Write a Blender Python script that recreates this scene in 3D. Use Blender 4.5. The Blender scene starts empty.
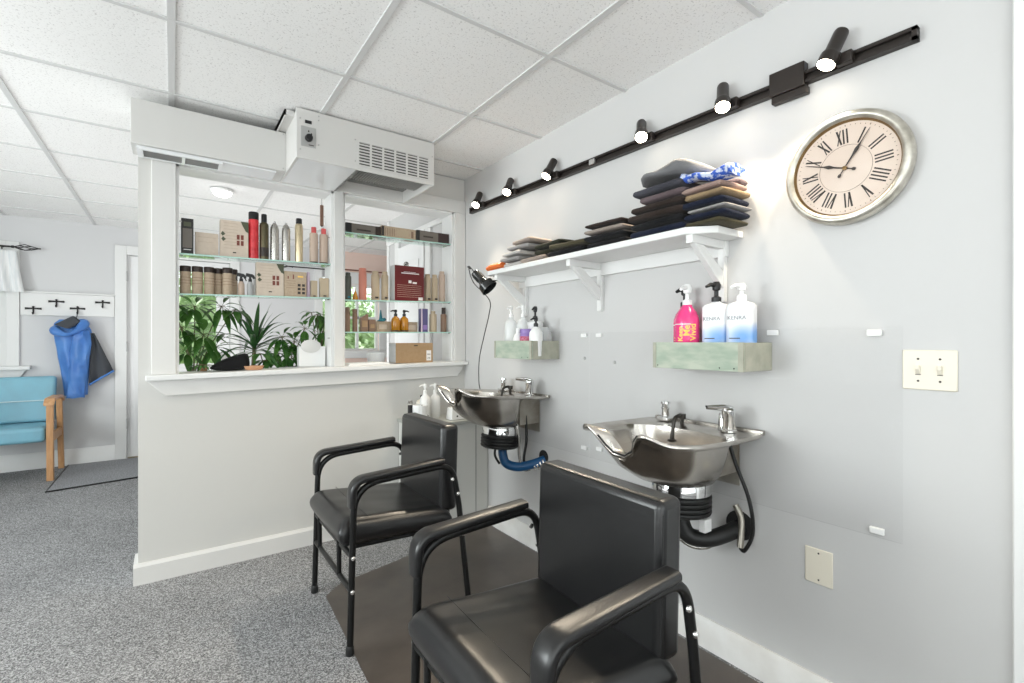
import bpy, math, random
from mathutils import Vector, Matrix, noise
random.seed(7)
PI = math.pi
SC = bpy.context.scene
COL = SC.collection
V = Vector

# ------------------------------------------------------------------ materials
MATS = {}
def _new(name):
    m = bpy.data.materials.new(name); m.use_nodes = True
    nt = m.node_tree
    return m, nt, nt.nodes['Principled BSDF']

def mat(name, col, rough=.5, metal=0., spec=.5, coat=0., trans=0., alpha=1., ior=1.45, sheen=0.,
        nscale=0, ncol=None, nfac=.5, ndetail=4, bump=0, bscale=200, bdist=.002, stretch=None, contrast=(.35, .65)):
    """Principled material with an optional object-space noise variation and bump."""
    if name in MATS: return MATS[name]
    m, nt, b = _new(name)
    N, L = nt.nodes, nt.links
    b.inputs['Base Color'].default_value = (*col, 1)
    b.inputs['Roughness'].default_value = rough
    b.inputs['Metallic'].default_value = metal
    b.inputs['Specular IOR Level'].default_value = spec
    b.inputs['Coat Weight'].default_value = coat
    b.inputs['Coat Roughness'].default_value = .15
    b.inputs['Transmission Weight'].default_value = trans
    b.inputs['Alpha'].default_value = alpha
    b.inputs['IOR'].default_value = ior
    b.inputs['Sheen Weight'].default_value = sheen
    if nscale or bump:
        tc = N.new('ShaderNodeTexCoord'); src = tc.outputs['Object']
        if stretch:
            mp = N.new('ShaderNodeMapping'); mp.inputs['Scale'].default_value = stretch
            L.new(src, mp.inputs['Vector']); src = mp.outputs['Vector']
    if nscale:
        n = N.new('ShaderNodeTexNoise'); n.inputs['Scale'].default_value = nscale; n.inputs['Detail'].default_value = ndetail
        r = N.new('ShaderNodeValToRGB')
        r.color_ramp.elements[0].position, r.color_ramp.elements[1].position = contrast
        r.color_ramp.elements[0].color = (*col, 1); r.color_ramp.elements[1].color = (*(ncol or col), 1)
        L.new(src, n.inputs['Vector']); L.new(n.outputs['Fac'], r.inputs['Fac']); L.new(r.outputs['Color'], b.inputs['Base Color'])
    if bump:
        n2 = N.new('ShaderNodeTexNoise'); n2.inputs['Scale'].default_value = bscale; n2.inputs['Detail'].default_value = 3
        bp = N.new('ShaderNodeBump'); bp.inputs['Strength'].default_value = bump; bp.inputs['Distance'].default_value = bdist
        L.new(src, n2.inputs['Vector']); L.new(n2.outputs['Fac'], bp.inputs['Height']); L.new(bp.outputs['Normal'], b.inputs['Normal'])
    MATS[name] = m
    return m

def emit(name, col, strength):
    m, nt, b = _new(name)
    b.inputs['Base Color'].default_value = (*col, 1)
    b.inputs['Emission Color'].default_value = (*col, 1)
    b.inputs['Emission Strength'].default_value = strength
    return m

def clear(name, tint=(1, 1, 1), gloss=.12, rough=.03):
    """Thin clear sheet: see-through with a mirror-like sheen that grows at grazing angles."""
    m = bpy.data.materials.new(name); m.use_nodes = True
    nt = m.node_tree; N, L = nt.nodes, nt.links
    N.clear()
    out = N.new('ShaderNodeOutputMaterial'); mx = N.new('ShaderNodeMixShader')
    t = N.new('ShaderNodeBsdfTransparent'); t.inputs['Color'].default_value = (*tint, 1)
    g = N.new('ShaderNodeBsdfGlossy'); g.inputs['Roughness'].default_value = rough
    lw = N.new('ShaderNodeLayerWeight'); lw.inputs['Blend'].default_value = gloss
    L.new(lw.outputs['Fresnel'], mx.inputs['Fac']); L.new(t.outputs[0], mx.inputs[1]); L.new(g.outputs[0], mx.inputs[2])
    L.new(mx.outputs[0], out.inputs['Surface'])
    return m

M_wall = mat('wall_paint_cool', (.585, .58, .575), .55, bump=.08, bscale=60)
M_part = mat('wall_paint_warm', (.62, .61, .585), .6, bump=.08, bscale=60)
M_far = mat('wall_paint_far', (.64, .64, .645), .6, bump=.08, bscale=60)
M_pinkrefl = mat('wall_reflected_pink', (.85, .66, .58), .6)  # pink reflected light put into the alcove wall colour
M_trim = mat('white_trim_paint', (.77, .77, .76), .35, bump=.05, bscale=30)
M_trimw = mat('warm_trim_paint', (.70, .69, .67), .4, bump=.05, bscale=30)
M_unit = mat('white_enamel', (.62, .61, .59), .32)
M_unitgl = mat('glossy_white_enamel', (.80, .81, .82), .12)
M_vent = mat('vent_mesh_grey', (.17, .17, .165), .6)
M_cav = mat('galvanised_grey', (.32, .32, .31), .45, .5, nscale=60, ncol=(.18, .18, .17))
M_dark = mat('dark_cavity', (.02, .02, .02), .8)
M_blk = mat('black_plastic', (.014, .014, .015), .35)
M_blkm = mat('black_painted_steel', (.008, .008, .008), .3, .0, .4)
M_track = mat('bronze_black_metal', (.030, .024, .021), .38, .3)
M_rubber = mat('black_rubber', (.012, .012, .012), .45)
M_vinyl = mat('black_vinyl', (.0095, .0095, .010), .29, spec=.7, bump=.15, bscale=420, bdist=.001)
M_chrome = mat('chrome', (.82, .82, .82), .08, 1.)
M_bolt = mat('nickel_bolt', (.75, .74, .72), .25, .9)
M_steel = mat('brushed_stainless', (.46, .43, .395), .24, 1., nscale=14, ncol=(.56, .53, .49), bump=.05, bscale=300)
M_steelc = mat('steel_can', (.46, .44, .41), .26, .9)
M_goldc = mat('gold_can', (.62, .52, .35), .28, .8)
M_darkc = mat('dark_gold_can', (.11, .095, .055), .3, .7)
M_red = mat('red_can_paint', (.55, .015, .025), .28, nscale=25, ncol=(.75, .05, .06))
M_kraft = mat('kraft_card', (.47, .36, .255), .7, nscale=90, ncol=(.52, .41, .30))
M_kraftl = mat('pale_kraft_card', (.62, .52, .43), .7, nscale=60, ncol=(.66, .56, .46))
M_kraftd = mat('brown_card', (.36, .235, .125), .7, nscale=60, ncol=(.39, .26, .145))
M_tan = mat('tan_plastic', (.50, .40, .28), .45)
M_tanr = mat('pinkish_tan_plastic', (.52, .40, .32), .42)
M_brown = mat('brown_plastic', (.24, .15, .10), .45)
M_brownd = mat('dark_brown_lid', (.035, .022, .018), .4)
M_coral = mat('coral_plastic', (.58, .22, .16), .45)
M_redcap = mat('coral_red_cap', (.62, .10, .10), .35)
M_dgreen = mat('charcoal_green_plastic', (.075, .085, .07), .4)
M_redbox = mat('maroon_carton', (.13, .010, .012), .3)
M_grey = mat('grey_card', (.50, .50, .50), .5)
M_greybr = mat('grey_brown_card', (.16, .14, .12), .5)
M_white = mat('white_plastic', (.85, .85, .84), .3)
M_whitep = mat('white_paper', (.88, .88, .87), .6)
M_cream = mat('cream_plastic', (.78, .73, .62), .35)
M_ink = mat('dark_ink', (.045, .035, .03), .5)
M_inkr = mat('brick_red_ink', (.20, .05, .035), .5)
M_leafink = mat('olive_ink', (.085, .095, .055), .5)
M_yel = mat('yellow_ink', (.95, .62, .14), .5)
M_wink = mat('white_ink', (.85, .82, .80), .5)
M_amber = mat('amber_plastic', (.62, .27, .015), .15, trans=.35, coat=.4)
M_pink = mat('hot_pink_plastic', (.80, .045, .22), .18, coat=.5)
M_lilac = mat('lilac_plastic', (.62, .50, .60), .4)
M_teal = mat('teal_plastic', (.02, .17, .22), .35)
M_violet = mat('violet_carton', (.10, .09, .22), .35)
M_purple = mat('purple_plastic', (.27, .18, .45), .35)
M_terra = mat('terracotta', (.60, .33, .19), .7)
M_wood = mat('honey_beech_wood', (.50, .26, .115), .4, nscale=9, ncol=(.60, .34, .17), stretch=(6, 6, .8))
M_bvinyl = mat('sky_blue_vinyl', (.20, .40, .50), .32, nscale=6, ncol=(.21, .46, .57), bump=.15, bscale=25, bdist=.004)
M_greenw = mat('weathered_green_wood', (.33, .40, .32), .7, nscale=14, ncol=(.47, .51, .42), ndetail=8, stretch=(1, 1, 3), bump=.3, bscale=40)
M_greenw2 = mat('weathered_olive_wood', (.34, .345, .28), .75, nscale=16, ncol=(.45, .44, .36), ndetail=8, bump=.3, bscale=40)
M_mat = mat('brown_vinyl_mat', (.075, .062, .053), .30, nscale=5, ncol=(.11, .092, .078), ndetail=8, bump=.12, bscale=150)
M_door = mat('door_white', (.80, .80, .80), .35)
M_acr = clear('clear_acrylic', (.985, .985, .985), .05, .03)
M_glass = clear('shelf_glass', (.90, .97, .94), .25, .02)
M_glassedge = mat('glass_edge_green', (.42, .66, .58), .2, spec=.8)
M_pane = clear('window_pane', (.98, 1, .99), .1, .0)
M_clearpl = mat('clear_plastic', (.92, .93, .93), .12, alpha=.38)
M_jblue = mat('cobalt_nylon', (.05, .17, .50), .42, sheen=.1, nscale=5, ncol=(.09, .25, .60), bump=.2, bscale=18, bdist=.01)
M_jgrey = mat('charcoal_mesh_lining', (.055, .06, .07), .7, bump=.4, bscale=250)
M_iron = mat('dark_iron', (.03, .028, .028), .5, .4)
M_linen = mat('striped_linen', (.72, .75, .76), .8, nscale=4, ncol=(.86, .86, .85), stretch=(22, 22, .6))
M_silver = mat('antique_silver', (.40, .375, .32), .32, .75, nscale=22, ncol=(.66, .63, .56), ndetail=8, bump=.15, bscale=90)
M_face = mat('clock_parchment', (.70, .57, .48), .45, nscale=5, ncol=(.75, .63, .54))
M_gold = mat('worn_gold_rim', (.24, .15, .06), .45, .5)
M_orange = mat('orange_plastic', (.70, .16, .035), .35)
M_blue = mat('blue_pvc_pipe', (.012, .085, .22), .35)
M_grate = mat('fin_grey', (.45, .45, .44), .4, .5)
M_leaf = mat('glossy_leaf', (.03, .105, .018), .42, spec=.3, nscale=14, ncol=(.085, .20, .04))
M_leafd = mat('dark_strap_leaf', (.022, .085, .025), .4, spec=.3, nscale=18, ncol=(.06, .15, .045))
M_stem = mat('green_brown_stem', (.12, .11, .05), .6)
M_ever = mat('garden_foliage', (.42, .56, .30), .6, nscale=2, ncol=(.70, .80, .56))
M_lawn = mat('garden_grass', (.20, .33, .09), .9, nscale=6, ncol=(.30, .42, .15))
M_bulb = emit('warm_lamp', (1., .87, .68), 40)
M_dome = emit('white_dome_lamp', (1., .98, .95), 9)
M_fillpanel = emit('white_fill_glow', (1., .98, .96), 1.6)  # glow of the added fill panels

def carpet():
    m, nt, b = _new('grey_fleck_carpet'); N, L = nt.nodes, nt.links
    tc = N.new('ShaderNodeTexCoord')
    n = N.new('ShaderNodeTexVoronoi'); n.inputs['Scale'].default_value = 270
    sp = N.new('ShaderNodeSeparateColor')
    r = N.new('ShaderNodeValToRGB'); e = r.color_ramp.elements
    e[0].position = .05; e[0].color = (.10, .10, .102, 1); e[1].position = .97; e[1].color = (.50, .50, .505, 1)
    x = r.color_ramp.elements.new(.5); x.color = (.25, .25, .255, 1)
    L.new(tc.outputs['Object'], n.inputs['Vector']); L.new(n.outputs['Color'], sp.inputs['Color']); L.new(sp.outputs[0], r.inputs['Fac'])
    w = N.new('ShaderNodeTexNoise'); w.inputs['Scale'].default_value = 2.2; w.inputs['Detail'].default_value = 4
    r2 = N.new('ShaderNodeValToRGB'); r2.color_ramp.elements[0].position = .3; r2.color_ramp.elements[0].color = (.86, .86, .86, 1); r2.color_ramp.elements[1].position = .6
    L.new(tc.outputs['Object'], w.inputs['Vector']); L.new(w.outputs['Fac'], r2.inputs['Fac'])
    mx = N.new('ShaderNodeMix'); mx.data_type = 'RGBA'; mx.blend_type = 'MULTIPLY'; mx.inputs[0].default_value = 1
    L.new(r.outputs['Color'], mx.inputs[6]); L.new(r2.outputs['Color'], mx.inputs[7]); L.new(mx.outputs[2], b.inputs['Base Color'])
    b.inputs['Roughness'].default_value = .95; b.inputs['Specular IOR Level'].default_value = .1
    return m
M_carpet = carpet()
M_doormat = mat('charcoal_ribbed_mat', (.15, .155, .165), .9, nscale=110, ncol=(.36, .365, .38), ndetail=2, bump=.5, bscale=160)

def tile():
    m, nt, b = _new('pitted_ceiling_tile'); N, L = nt.nodes, nt.links
    tc = N.new('ShaderNodeTexCoord')
    n = N.new('ShaderNodeTexNoise'); n.inputs['Scale'].default_value = 130; n.inputs['Detail'].default_value = 4; n.inputs['Roughness'].default_value = .65
    r = N.new('ShaderNodeValToRGB'); e = r.color_ramp.elements
    e[0].position = .33; e[0].color = (.58, .57, .56, 1); e[1].position = .43; e[1].color = (.87, .865, .855, 1)
    L.new(tc.outputs['Object'], n.inputs['Vector']); L.new(n.outputs['Fac'], r.inputs['Fac']); L.new(r.outputs['Color'], b.inputs['Base Color'])
    bp = N.new('ShaderNodeBump'); bp.inputs['Strength'].default_value = .25; bp.inputs['Distance'].default_value = .003
    L.new(n.outputs['Fac'], bp.inputs['Height']); L.new(bp.outputs['Normal'], b.inputs['Normal'])
    b.inputs['Roughness'].default_value = .9; b.inputs['Specular IOR Level'].default_value = .2
    return m
M_tile = tile()

def kenra_mat():
    """White label with a soft printed blue patch near its foot (object space)."""
    m, nt, b = _new('white_label_blue_fade'); N, L = nt.nodes, nt.links
    tc = N.new('ShaderNodeTexCoord')
    mp = N.new('ShaderNodeMapping'); mp.inputs['Location'].default_value = (0, .008, -.100); mp.inputs['Scale'].default_value = (1, .75, 1)
    g = N.new('ShaderNodeVectorMath'); g.operation = 'LENGTH'
    r = N.new('ShaderNodeValToRGB'); e = r.color_ramp.elements
    e[0].position = .031; e[0].color = (.14, .34, .72, 1); e[1].position = .058; e[1].color = (.80, .81, .83, 1)
    L.new(tc.outputs['Object'], mp.inputs['Vector']); L.new(mp.outputs['Vector'], g.inputs[0]); L.new(g.outputs['Value'], r.inputs['Fac'])
    L.new(r.outputs['Color'], b.inputs['Base Color']); b.inputs['Roughness'].default_value = .3
    return m
M_kenra = kenra_mat()

# ------------------------------------------------------------------ mesh builder
class MB:
    def __init__(s): s.v = []; s.f = []; s.mi = []; s.cur = 0
    def add(s, vs, fs):
        o = len(s.v); s.v += [tuple(p) for p in vs]
        for f in fs: s.f.append([i + o for i in f]); s.mi.append(s.cur)
        return s
    def box(s, x0, x1, y0, y1, z0, z1):
        return s.hexa([(x0, y0, z0), (x1, y0, z0), (x1, y1, z0), (x0, y1, z0), (x0, y0, z1), (x1, y0, z1), (x1, y1, z1), (x0, y1, z1)])
    def hexa(s, p):
        return s.add(p, [(3, 2, 1, 0), (4, 5, 6, 7), (0, 1, 5, 4), (1, 2, 6, 5), (2, 3, 7, 6), (3, 0, 4, 7)])
    def obox(s, c, size, m):
        hx, hy, hz = size[0] / 2, size[1] / 2, size[2] / 2; c = V(c)
        ps = [(-hx, -hy, -hz), (hx, -hy, -hz), (hx, hy, -hz), (-hx, hy, -hz), (-hx, -hy, hz), (hx, -hy, hz), (hx, hy, hz), (-hx, hy, hz)]
        return s.hexa([c + m @ V(p) for p in ps])
    def prism(s, poly, axis, a, b):
        """poly: list of 2-D points; axis 'x','y','z' is the extrusion direction from a to b."""
        def P(p, t):
            return {'x': (t, p[0], p[1]), 'y': (p[0], t, p[1]), 'z': (p[0], p[1], t)}[axis]
        n = len(poly)
        vs = [P(p, a) for p in poly] + [P(p, b) for p in poly]
        fs = [list(range(n))[::-1], list(range(n, 2 * n))] + [[i, (i + 1) % n, n + (i + 1) % n, n + i] for i in range(n)]
        return s.add(vs, fs)
    def loft(s, rings, cap0=True, cap1=True, closed=True):
        n = len(rings[0]); vs = [p for r in rings for p in r]; fs = []
        for k in range(len(rings) - 1):
            for i in range(n if closed else n - 1):
                j = (i + 1) % n
                fs.append((k * n + i, k * n + j, (k + 1) * n + j, (k + 1) * n + i))
        if cap0: fs.append(list(range(n))[::-1])
        if cap1: fs.append(list(range((len(rings) - 1) * n, len(rings) * n)))
        return s.add(vs, fs)
    def tube(s, pts, r, seg=12, caps=True, sx=1., up=None):
        """Swept tube; r a number or a list; sx squashes the section sideways."""
        pts = [V(p) for p in pts]; n = len(pts); rings = []; prev = None
        for i, p in enumerate(pts):
            d = (pts[min(i + 1, n - 1)] - pts[max(i - 1, 0)])
            d = d.normalized() if d.length > 1e-9 else V((0, 0, 1))
            if prev is None:
                a = V(up) if up else (V((0, 0, 1)) if abs(d.z) < .9 else V((1, 0, 0)))
                prev = (a - d * a.dot(d)).normalized()
            else:
                prev = (prev - d * prev.dot(d)).normalized()
            q = d.cross(prev); rr = r[i] if isinstance(r, (list, tuple)) else r
            rings.append([p + prev * (rr * math.cos(2 * PI * k / seg)) + q * (rr * sx * math.sin(2 * PI * k / seg)) for k in range(seg)])
        return s.loft(rings, caps, caps)
    def cyl(s, p0, p1, r0, r1=None, seg=20):
        return s.tube([p0, p1], [r0, r0 if r1 is None else r1], seg)
    def lathe(s, prof, c=(0, 0, 0), seg=24, sx=1., sy=1., m=None):
        """prof: (radius, z) from bottom to top; m an optional rotation matrix."""
        c = V(c); rings = []
        for r, z in prof:
            ring = []
            for k in range(seg):
                a = 2 * PI * k / seg; p = V((r * sx * math.cos(a), r * sy * math.sin(a), z))
                ring.append(c + (m @ p if m else p))
            rings.append(ring)
        return s.loft(rings)
    def sphere(s, c, r, seg=14, ry=None, rz=None):
        ry = ry or r; rz = rz or r; rings = []
        for i in range(1, seg // 2):
            t = PI * i / (seg // 2)
            rings.append([(c[0] + r * math.sin(t) * math.cos(2 * PI * k / seg), c[1] + ry * math.sin(t) * math.sin(2 * PI * k / seg), c[2] - rz * math.cos(t)) for k in range(seg)])
        return s.loft(rings)
    def build(s, name, material, parent=None, bevel=0, bseg=2, loc=None, rot=None, flat=False, sharp=38, sub=0):
        me = bpy.data.meshes.new(name); me.from_pydata(s.v, [], s.f)
        ms = material if isinstance(material, (list, tuple)) else [material]
        for m in ms: me.materials.append(m)
        if len(ms) > 1: me.polygons.foreach_set('material_index', s.mi)
        me.validate()
        import bmesh
        bm = bmesh.new(); bm.from_mesh(me); bmesh.ops.recalc_face_normals(bm, faces=bm.faces); bm.to_mesh(me); bm.free()
        if not flat:
            me.polygons.foreach_set('use_smooth', [True] * len(me.polygons))
            me.set_sharp_from_angle(angle=math.radians(sharp))
        o = bpy.data.objects.new(name, me); COL.objects.link(o)
        if parent: o.parent = parent
        if loc: o.location = loc
        if rot: o.rotation_euler = rot
        if bevel:
            b = o.modifiers.new('soft_edge', 'BEVEL'); b.width = bevel; b.segments = bseg; b.limit_method = 'ANGLE'; b.angle_limit = math.radians(35)
            b.harden_normals = False
        if sub:
            m = o.modifiers.new('smooth', 'SUBSURF'); m.levels = sub; m.render_levels = sub
        return o

def tag(o, label=None, cat=None, group=None, kind=None):
    if label: o['label'] = label
    if cat: o['category'] = cat
    if group: o['group'] = group
    if kind: o['kind'] = kind
    return o
def thing(name, label, cat, loc=(0, 0, 0), rot=(0, 0, 0), group=None):
    o = bpy.data.objects.new(name, None); COL.objects.link(o); o.empty_display_size = .05
    o.location = loc; o.rotation_euler = rot
    return tag(o, label, cat, group)
def struct(name, mb, m, **k): return tag(mb.build(name, m, **k), kind='structure')
def dup(root, loc=None, rot=None, label=None, group=None):
    r = root.copy(); COL.objects.link(r)
    if loc is not None: r.location = loc
    if rot is not None: r.rotation_euler = rot
    if label: r['label'] = label
    if group: r['group'] = group
    for ch in list(root.children):
        c = ch.copy(); COL.objects.link(c); c.parent = r
        for g in list(ch.children):
            d = g.copy(); COL.objects.link(d); d.parent = c
    return r
def spline(pts, n=8):
    pts = [V(p) for p in pts]; out = []
    for i in range(len(pts) - 1):
        p0 = pts[max(i - 1, 0)]; p1 = pts[i]; p2 = pts[i + 1]; p3 = pts[min(i + 2, len(pts) - 1)]
        for k in range(n):
            t = k / n
            out.append(.5 * ((2 * p1) + (p2 - p0) * t + (2 * p0 - 5 * p1 + 4 * p2 - p3) * t * t + (3 * p1 - p0 - 3 * p2 + p3) * t ** 3))
    out.append(pts[-1]); return out
def fillet(pts, r, n=7):
    """Polyline with rounded corners."""
    pts = [V(p) for p in pts]; out = [pts[0]]
    for i in range(1, len(pts) - 1):
        a, b, c = pts[i - 1], pts[i], pts[i + 1]
        rr = r[i - 1] if isinstance(r, (list, tuple)) else r
        d1 = (a - b).normalized(); d2 = (c - b).normalized()
        k = min(rr, (a - b).length * .49, (c - b).length * .49)
        p, q = b + d1 * k, b + d2 * k
        for j in range(n + 1):
            t = j / n; out.append((1 - t) ** 2 * p + 2 * t * (1 - t) * b + t * t * q)
    out.append(pts[-1]); return out
def text(name, body, size, loc, rot, material, parent, ext=.0004, align='CENTER', bold=0, sx=1):
    cu = bpy.data.curves.new(name, 'FONT'); cu.body = body; cu.size = size; cu.align_x = align; cu.align_y = 'CENTER'; cu.extrude = ext; cu.offset = bold
    tmp = bpy.data.objects.new(name + '_tmp', cu); COL.objects.link(tmp)
    dg = bpy.context.evaluated_depsgraph_get(); me = bpy.data.meshes.new_from_object(tmp.evaluated_get(dg))
    bpy.data.objects.remove(tmp); bpy.data.curves.remove(cu)
    me.materials.clear(); me.materials.append(material); me.name = name
    o = bpy.data.objects.new(name, me); COL.objects.link(o)
    o.location = loc; o.rotation_euler = rot; o.parent = parent; o.scale = (sx, 1, 1)
    return o
RZ = lambda a: Matrix.Rotation(a, 3, 'Z')
RX = lambda a: Matrix.Rotation(a, 3, 'X')
RY = lambda a: Matrix.Rotation(a, 3, 'Y')
def aim(d):
    return V(d).normalized().to_track_quat('Z', 'Y').to_matrix()

# ------------------------------------------------------------------ the setting
WX = 1.667          # right wall
PY = 2.91           # partition front
PT = .14            # partition thickness
FY = 6.1            # far wall
CZ = 2.30           # ceiling
LX, RY_ = -3.4, -2.8
EX = 4.2
b = MB().box(LX - .1, EX + .1, RY_ - .1, FY + .15, -.06, 0)
struct('floor', b, M_carpet)
b = MB(); b.box(LX - .1, EX + .1, RY_ - .1, FY + .15, CZ + .006, CZ + .05)
b.cur = 1
k = -6
while LX < .61 * k + .61 or True:
    x = .61 * k - .005
    if x > EX: break
    if x > LX: b.box(x - .0125, x + .0125, RY_, FY, CZ, CZ + .008)
    k += 1
for k in range(-8, 9):
    y = 1.45 + .61 * k
    if RY_ < y < FY: b.box(LX, EX, y - .009, y + .009, CZ - .0006, CZ + .008)
M_tbar = mat('ceiling_grid_white', (.62, .62, .615), .4)
struct('ceiling', b, [M_tile, M_tbar])
# right wall: solid past the corner to Y=4.35
b = MB().box(WX, WX + .12, RY_, 4.35, 0, CZ + .01)
struct('wall_right', b, M_wall)
# walls behind the camera, with the shop windows that light the place
def wall_holes(axis, at0, at1, a0, a1, z0, z1, holes):
    """Wall slab with rectangular holes (a_lo,a_hi,z_lo,z_hi), sorted along a."""
    m = MB()
    def bx(p, q, zl, zh):
        if q - p < 1e-6 or zh - zl < 1e-6: return
        if axis == 'y': m.box(p, q, at0, at1, zl, zh)
        else: m.box(at0, at1, p, q, zl, zh)
    cur = a0
    for (p, q, zl, zh) in sorted(holes):
        bx(cur, p, z0, z1); bx(p, q, z0, zl); bx(p, q, zh, z1); cur = q
    bx(cur, a1, z0, z1)
    return m
struct('wall_rear', wall_holes('y', RY_ - .1, RY_, LX - .1, EX + .1, 0, CZ + .01, [(-3.0, -.5, .5, 2.15), (-.2, 1.4, .5, 2.15)]), M_wall)
struct('wall_left', wall_holes('x', LX - .1, LX, RY_, FY, 0, CZ + .01, [(-1.6, .6, .6, 2.1), (1.6, 3.6, .6, 2.1)]), M_far)
struct('wall_east', MB().box(EX, EX + .1, RY_, FY, 0, CZ + .01), M_far)
def frame_window(name, axis, at0, at1, a0, a1, z0, z1, nv=1, nh=1, w=.05):
    m = MB()
    def bx(p, q, zl, zh):
        if axis == 'y': m.box(p, q, at0, at1, zl, zh)
        else: m.box(at0, at1, p, q, zl, zh)
    bx(a0, a0 + w, z0, z1); bx(a1 - w, a1, z0, z1); bx(a0 + w, a1 - w, z0, z0 + w); bx(a0 + w, a1 - w, z1 - w, z1)
    for i in range(1, nv):
        c = a0 + (a1 - a0) * i / nv; bx(c - .014, c + .014, z0 + w, z1 - w)
    for i in range(1, nh):
        c = z0 + (z1 - z0) * i / nh; bx(a0 + w, a1 - w, c - .014, c + .014)
    o = struct(name, m, M_trim)
    g = MB(); c = (at0 + at1) / 2
    if axis == 'y': g.box(a0 + w, a1 - w, c - .002, c + .002, z0 + w, z1 - w)
    else: g.box(c - .002, c + .002, a0 + w, a1 - w, z0 + w, z1 - w)
    g.build('window_pane', M_pane, o)
    return o
frame_window('window_5', 'y', RY_ - .08, RY_ - .02, -3.0, -.5, .5, 2.15, 2)
frame_window('window_6', 'y', RY_ - .08, RY_ - .02, -.2, 1.4, .5, 2.15, 2)
frame_window('window_7', 'x', LX - .08, LX - .02, -1.6, .6, .6, 2.1, 2)
frame_window('window_8', 'x', LX - .08, LX - .02, 1.6, 3.6, .6, 2.1, 2)
# far wall: window by the curtain, half-glazed door, two more windows
FH = [(-2.1, -1.2, .95, 1.98), (.02 - .375, .515, 0, 2.035), (1.49, 1.60, .96, 1.98), (1.66, 2.20, 1.05, 1.90)]
struct('wall_far', wall_holes('y', FY, FY + .12, LX, 1.62, 0, CZ + .01, FH[:3]), M_far)
struct('wall_alcove', wall_holes('y', FY, FY + .12, 1.62, EX, 0, CZ + .01, FH[3:]), M_pinkrefl)
frame_window('window_1', 'y', FY + .02, FY + .08, -2.1, -1.2, .95, 1.98, 1, 2, .09)
frame_window('window_2', 'y', FY + .02, FY + .08, 1.49, 1.60, .96, 1.98, 1, 1, .012)
frame_window('window_3', 'y', FY + .02, FY + .08, 1.66, 2.20, 1.05, 1.90, 2, 2, .03)
# casings on the far wall
b = MB(); b.box(-1.215, -1.13, FY - .022, FY, .95, 2.07); b.box(-2.19, -2.1, FY - .022, FY, .95, 2.07); b.box(-2.1, -1.215, FY - .022, FY, 1.98, 2.07)
struct('trim_1', b, M_trim, bevel=.004)
b = MB(); b.box(-2.24, -1.055, FY - .07, FY, .915, .95)
b.prism([(-2.2, .915), (-1.085, .915), (-1.13, .835), (-2.2, .835)], 'y', FY - .02, FY)
struct('trim_2', b, M_trim, bevel=.004)
b = MB(); b.box(-.467, -.375, FY - .022, FY, 0, 2.125); b.box(.515, .605, FY - .022, FY, 0, 2.125); b.box(-.375, .515, FY - .022, FY, 2.035, 2.125)
struct('trim_3', b, M_trim, bevel=.004)
b = MB(); b.box(1.40, 1.49, FY - .022, FY, .87, 2.07); b.box(1.38, 1.66, FY - .05, FY, .87, .95); b.box(1.60, 1.66, FY - .022, FY, .95, 2.07); b.box(2.2, 2.32, FY - .022, FY, .98, 2.0); b.box(1.66, 2.2, FY - .022, FY, 1.90, 2.05); b.box(1.62, 2.36, FY - .06, FY, .96, 1.05)
struct('trim_4', b, M_trim, bevel=.004)
# half-glazed door in the far wall
d = struct('door_1', wall_holes('y', FY + .015, FY + .055, -.37, .51, .012, 2.03, [(-.22, .40, .92, 1.93)]), M_door)
m = MB()
for (p, q, zl, zh) in [(-.25, -.205, .89, 1.96), (.385, .43, .89, 1.96), (-.205, .385, .89, .935), (-.205, .385, 1.915, 1.96)]: m.box(p, q, FY + .005, FY + .02, zl, zh)
m.build('door_molding', M_door, d, bevel=.004)
MB().box(-.215, .395, FY + .03, FY + .036, .925, 1.925).build('door_pane', M_pane, d)
for z in (.35, 1.12, 1.82):
    MB().cyl((-.377, FY - .012, z - .05), (-.377, FY - .012, z + .05), .011, seg=10).build('hinge', M_grey, d)
MB().box(-.37, .51, FY - .02, FY + .05, 0, .012).build('threshold', mat('brass_threshold', (.25, .2, .1), .4, .6), d)
MB().lathe([(.012, 0), (.012, .03), (.03, .04), (.032, .055), (.018, .07)], (.45, FY + .015, 1.0), m=RX(PI / 2)).build('door_knob', M_bolt, d)
# door with wide casing on the right wall beyond the partition
d = struct('door_2', MB().box(WX - .03, WX - .002, 3.52, 4.05, .01, 2.0), M_door, bevel=.003)
m = MB()
for (p, q) in [(.2, .85), (.98, 1.85)]: m.box(WX - .038, WX - .029, 3.6, 3.97, p, q)
m.build('door_panel', M_door, d, bevel=.006)
b = MB(); b.box(WX - .022, WX, 3.42, 3.51, 0, 2.07); b.box(WX - .022, WX, 4.06, 4.15, 0, 2.07); b.box(WX - .024, WX, 3.08, 4.35, 2.07, 2.11)
struct('trim_5', b, M_trim, bevel=.004)
struct('trim_6', MB().box(WX - .012, WX + .132, 4.32, 4.37, 0, CZ), M_trim)
# door casing at the right edge of the photograph
struct('trim_7', MB().box(WX - .02, WX, .12, .232, 0, 2.12).box(WX - .02, WX, -.9, -.79, 0, 2.12).box(WX - .02, WX, -.79, .12, 2.0, 2.12), M_trim, bevel=.004)
struct('door_3', MB().box(WX - .008, WX + .001, -.79, .12, .01, 2.0), M_door)
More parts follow.
